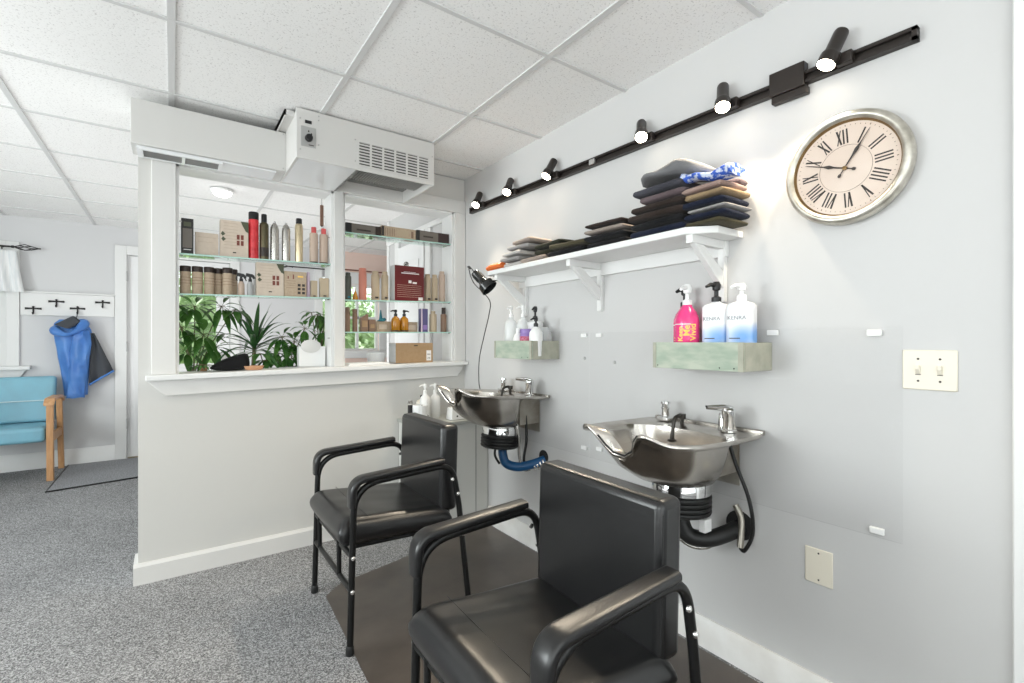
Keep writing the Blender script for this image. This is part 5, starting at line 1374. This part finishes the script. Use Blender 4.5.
for k in range(9):
    x = -.55 + k * .115
    MB().tube([(x + 0 * u, .013 * math.cos(u), .012 + .013 * math.sin(u)) for u in [2 * PI * q / 14 for q in range(15)]], .0025, 6).build('curtain_ring', M_iron, t)
# second rod above the far windows, and one in the alcove
t = thing('curtain_rod', 'thin dark curtain rod seen beyond the lower glass shelf of the wide opening', 'curtain rod', (1.3, FY - .06, 2.05))
MB().cyl((-.2, 0, 0), (.30, 0, 0), .007, seg=10).build('rod', M_iron, t)
m = MB()
for k in range(5):
    a = 2 * PI * k / 5; m.tube([(-.2, 0, 0), (-.25, .022 * math.cos(a), .022 * math.sin(a)), (-.30, .016 * math.cos(a + 1), .016 * math.sin(a + 1)), (-.35, 0, 0)], .0035, 6)
m.build('finial', M_iron, t)
MB().cyl((-.15, 0, 0), (-.15, .06, 0), .006, seg=8).build('bracket', M_iron, t)
t = thing('curtain_rod', 'brown curtain rod over the alcove window beyond the narrow opening', 'curtain rod', (1.95, FY - .06, 2.07))
MB().cyl((-.28, 0, 0), (.40, 0, 0), .009, seg=10).build('rod', mat('brown_rod', (.22, .10, .07), .4), t)
for s in (-1, 1): MB().cyl((s * .25, 0, 0), (s * .25, .06, 0), .006, seg=8).build('bracket', M_iron, t)
# door mat
t = thing('door_mat', 'charcoal ribbed entrance mat in front of the far door', 'mat', (-.14, 5.56, .001))
c, s = math.cos(.0), math.sin(.0)
MB().prism([(-.66, -.48), (.9, -.20), (.9, .50), (-.66, .50)], 'z', 0, .008).build('mat_pile', M_doormat, t)
m = MB(); m.tube([(-.66, -.48, .006), (.9, -.20, .006)], .006, 6); m.tube([(-.66, -.48, .006), (-.66, .5, .006)], .006, 6); m.build('border', M_rubber, t)
# salon mat under the chairs
m = MB(); pts = [(.545, 1.62), (.56, .9), (.56, -.1), (1.62, -.1), (1.635, 1.1), (1.64, 2.57), (1.40, 2.56), (.98, 2.42), (.66, 2.35), (.57, 2.27)]
m.prism(pts, 'z', .0004, .0022)
tag(m.build('salon_mat', M_mat), 'dark brown vinyl salon mat under the two shampoo chairs', 'mat')

# ------------------------------------------------------------------ outdoors seen through the far door and windows
struct('ground', MB().box(-12, 14, FY + .16, 22, -.15, -.1), M_lawn)
def bush(name, x, y, h, r, label, seed):
    t = thing(name, label, 'bush', (x, y, -.1), group='bushes outside the far door and windows')
    rd = random.Random(seed); m = MB()
    for k in range(3600):
        u, v = rd.uniform(0, 2 * PI), math.acos(rd.uniform(-.6, 1)); rr = rd.uniform(.55, 1.03)
        p = V((r * math.sin(v) * math.cos(u) * rr, r * math.sin(v) * math.sin(u) * rr, h * .5 + h * .5 * math.cos(v) * rr))
        d = V((rd.uniform(-1, 1), rd.uniform(-1, 1), rd.uniform(-.6, .6)))
        leaf(m, p, d, rd.uniform(.12, .24), .10, .2, n=2)
    m.sphere((0, 0, h * .5), r * .6, 20, rz=h * .32)
    m.build('foliage', M_ever, t, flat=True)
    MB().tube([(0, 0, 0), (.05, 0, h * .3), (.0, .05, h * .6)], [.09, .07, .03], 8).build('trunk', M_stem, t)
for i, (x, y, h, r, lb) in enumerate([(-1.6, 9.5, 2.6, 1.0, 'bush outside the far door, curtain side'), (.75, 9.2, 3.0, 1.25, 'tall bush straight outside the far door glass'), (3.15, 10.6, 2.4, 1.1, 'bush outside between the door and the alcove window'), (3.35, 8.0, 1.5, .9, 'low bush outside the alcove window'), (-4.0, 10, 2.5, 1.3, 'bush outside the curtained far window')]):
    bush('garden_bush', x, y, h, r, lb, i)

# ------------------------------------------------------------------ world and daylight
w = bpy.data.worlds.new('daylight'); SC.world = w; w.use_nodes = True
nt = w.node_tree; bg = nt.nodes['Background']
bg.inputs['Color'].default_value = (.93, .97, 1., 1); bg.inputs['Strength'].default_value = 3.4
def daylight(name, loc, rot, sx, sy, e, col=(.95, .975, 1.)):  # area lamp, for window daylight and for the added ceiling fill
    L = bpy.data.lights.new(name, 'AREA'); L.shape = 'RECTANGLE'; L.size = sx; L.size_y = sy; L.energy = e; L.color = col
    o = bpy.data.objects.new(name, L); COL.objects.link(o); o.location = loc; o.rotation_euler = rot
daylight('rear_window_daylight', (-1.75, RY_ - .12, 1.32), (PI / 2, 0, 0), 2.4, 1.6, 30)
daylight('rear_window_daylight', (.6, RY_ - .12, 1.32), (PI / 2, 0, 0), 1.6, 1.6, 7)
daylight('side_window_daylight', (LX - .12, -.5, 1.35), (0, -PI / 2, 0), 1.5, 2.2, 62)
daylight('side_window_daylight', (LX - .12, 2.6, 1.35), (0, -PI / 2, 0), 1.5, 2.0, 150)

# added fill lamps, unseen, aimed up to brighten the ceiling tiles
daylight('ceiling_fill', (-.7, -1.2, .55), (PI, 0, 0), 2.2, 2.0, 50, (1, .985, .96))
daylight('ceiling_fill', (-2.0, 2.6, .4), (PI, 0, 0), 1.6, 2.4, 28, (1, .99, .98))
daylight('ceiling_fill', (.7, 4.7, .4), (PI, 0, 0), 1.6, 1.6, 30, (1, .99, .98))

# ------------------------------------------------------------------ camera
cam = bpy.data.cameras.new('camera'); co = bpy.data.objects.new('camera', cam); COL.objects.link(co)
f = 475.
cam.sensor_fit = 'HORIZONTAL'; cam.sensor_width = 36; cam.lens = 36 * f / 1024; cam.clip_start = .02
cam.shift_y = 0.
co.location = (0, 0, 1.17); co.rotation_euler = (PI / 2, 0, -math.atan(339 / f))
SC.camera = co
SC.view_settings.view_transform = 'Standard'; SC.view_settings.look = 'None'; SC.view_settings.gamma = 1; SC.view_settings.exposure = -0.45
SC.view_settings.use_curve_mapping = False
SC.cycles.max_bounces = 10; SC.cycles.diffuse_bounces = 5; SC.cycles.transparent_max_bounces = 16
SC.cycles.use_denoising = True
SC.cycles.sample_clamp_indirect = 6
